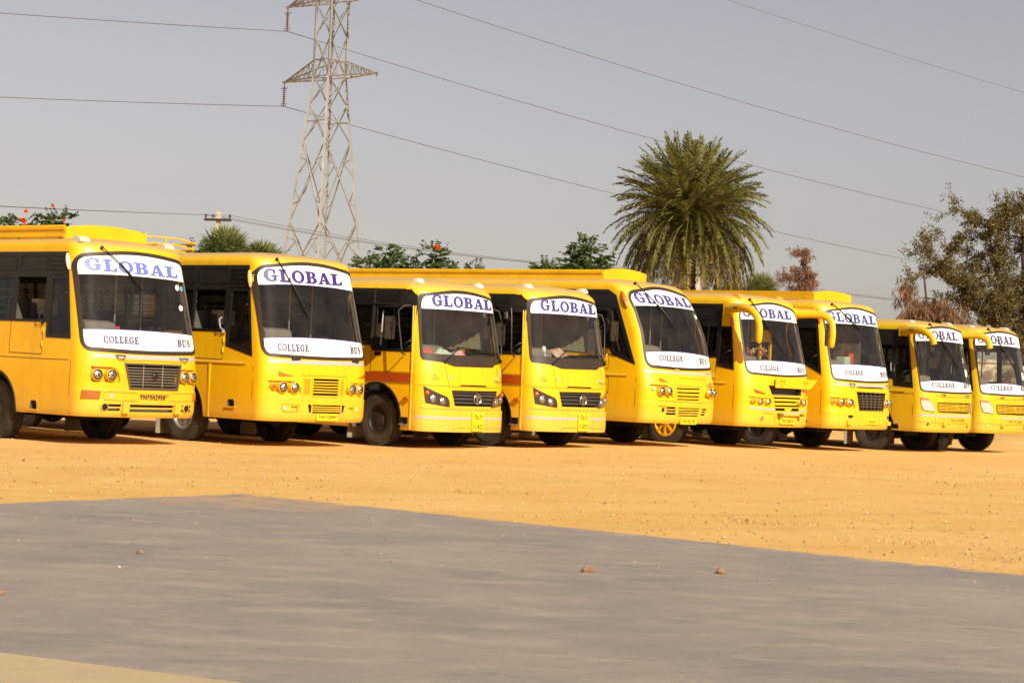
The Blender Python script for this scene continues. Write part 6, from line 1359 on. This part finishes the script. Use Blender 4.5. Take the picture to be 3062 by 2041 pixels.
# ---------------------------------------------------------------- things lying inside the buses
def inbus(b, x, y, z): t = b.th; return Vector((b.root.location.x + x * math.cos(t) - y * math.sin(t), b.root.location.y + x * math.sin(t) + y * math.cos(t), b.root.location.z + z))
def crumple(name, b, x, y, z, sx_, sy_, h, m, label, cat, seed):
    rr = random.Random(seed); n = 12; g_ = MB()
    for j in range(n):
        for i in range(n):
            u, v = i / (n - 1) - .5, j / (n - 1) - .5; e = max(0, 1 - (2 * max(abs(u), abs(v))) ** 3); g_.v.append((u * sx_ + rr.uniform(-.012, .012), v * sy_ + rr.uniform(-.012, .012), h * e * (.35 + .65 * rr.random()) + .004))
    for j in range(n - 1):
        for i in range(n - 1): g_.f.append((j * n + i, j * n + i + 1, (j + 1) * n + i + 1, (j + 1) * n + i))
    o = g_.build(name, m, None, 60, fix=False); o.location = inbus(b, x, y, z); o.rotation_euler.z = b.th; return tag(o, label, cat)
CL = lambda n_, c: mat(n_, c, .9)
crumple('cloth', B3, -.72, .62, 1.72, .42, .22, .14, CL('cloth_red', (.62, .12, .10)), 'crumpled red cloth on the dashboard of the round emblem bus', 'cloth', 1)
crumple('cloth', B3, -.30, .56, 1.72, .40, .22, .13, CL('cloth_pale_green', (.55, .62, .50)), 'pale green cloth beside the red cloth on the same dashboard', 'cloth', 2)
crumple('cloth', B3, .12, .52, 1.72, .26, .2, .12, mat('cloth_red_white', (.75, .72, .68), .9, col2=(.65, .05, .05), vscale=9), 'red and white striped cloth in the middle of that dashboard', 'cloth', 3)
nw = MB(); P_ = patch2d(rectp(-.2, -.13, .2, .13), (), .07)
slab(nw, P_, lambda a, c, o: Vector((a, c, .05 + .03 * math.sin(a * 9) + o)), .004, 0); o = nw.build('newspaper', mat('newsprint', (.66, .60, .54), .9, col2=(.45, .14, .10), vscale=7), None); o.location = inbus(B4, -.02, .60, 1.78); o.rotation_euler = (R(35), 0, B4.th + .2); tag(o, 'folded newspaper propped on the dashboard behind the windscreen', 'newspaper')
fg = MB().lathe([(.05, 0), (.055, .03), (.035, .09), (.045, .12), (.05, .16), (.035, .21), (.001, .225)], (0, 0, 0), (0, 0, 1), 16).build('figurine', CL('white_plaster', (.8, .77, .7)), None, 60); fg.location = inbus(B4, -.40, .62, 1.72); tag(fg, 'small white figurine standing on the dashboard left of the newspaper', 'figurine')
def bouquet(b, x, y, z, label, seed):
    o = empty('flower_basket', inbus(b, x, y, z), b.th); tag(o, label, 'flower basket', 'flower baskets on the dashboard'); rr = random.Random(seed)
    MB().lathe([(.05, 0), (.085, .04), (.09, .09), (.075, .10), (.05, .02)], (0, 0, 0), (0, 0, 1), 14, True).build('basket', mat('wicker', (.42, .26, .12), .8), o)
    for c, nm in (((.75, .62, .35), 'cream_blossom'), ((.70, .15, .12), 'red_blossom')):
        m = MB()
        for _ in range(6):
            p = Vector((rr.uniform(-.16, .16), rr.uniform(-.06, .06), rr.uniform(.18, .34)))
            for _ in range(9): leaf(m, p, rv(rr), rv(rr), .05, .018)
        m.build(nm, CL(nm, c), o, fix=False)
    m = MB()
    for _ in range(10): m.tube([(0, 0, .08), (rr.uniform(-.16, .16), rr.uniform(-.05, .05), rr.uniform(.2, .32))], .004, 4)
    for _ in range(40): leaf(m, Vector((rr.uniform(-.14, .14), rr.uniform(-.05, .05), rr.uniform(.08, .28))), rv(rr), rv(rr), .05, .014)
    m.build('stems', TULG, o, fix=False)
bouquet(B6, -.30, .72, 1.86, 'basket of cream and red flowers behind the windscreen, left one', 5); bouquet(B6, .05, .66, 1.86, 'basket of cream and red flowers behind the windscreen, right one', 6)
bx = MB().box(-.15, .15, -.1, .1, 0, .26); o = bx.build('box', CL('box_green', (.45, .62, .48)), None); o.location = inbus(B7, -.12, .68, 1.881); o.rotation_euler.z = B7.th + .15; tag(o, 'pale green box on the dashboard of the bus with chequered grille', 'box')
bx = MB().box(-.09, .09, -.08, .08, 0, .34); o = bx.build('box', CL('box_red', (.5, .10, .03)), None); o.location = inbus(B7, .17, .74, 1.881); o.rotation_euler.z = B7.th - .1; tag(o, 'orange red box right of the pale green box on a dashboard', 'box')
bx = MB().box(-.06, .06, -.04, .04, 0, .10); o = bx.build('box', CL('packet_red', (.6, .06, .04)), None); o.location = inbus(B1, -.28, .62, 1.861); o.rotation_euler.z = B1.th; tag(o, 'small red packet on the dashboard of the first bus', 'packet')
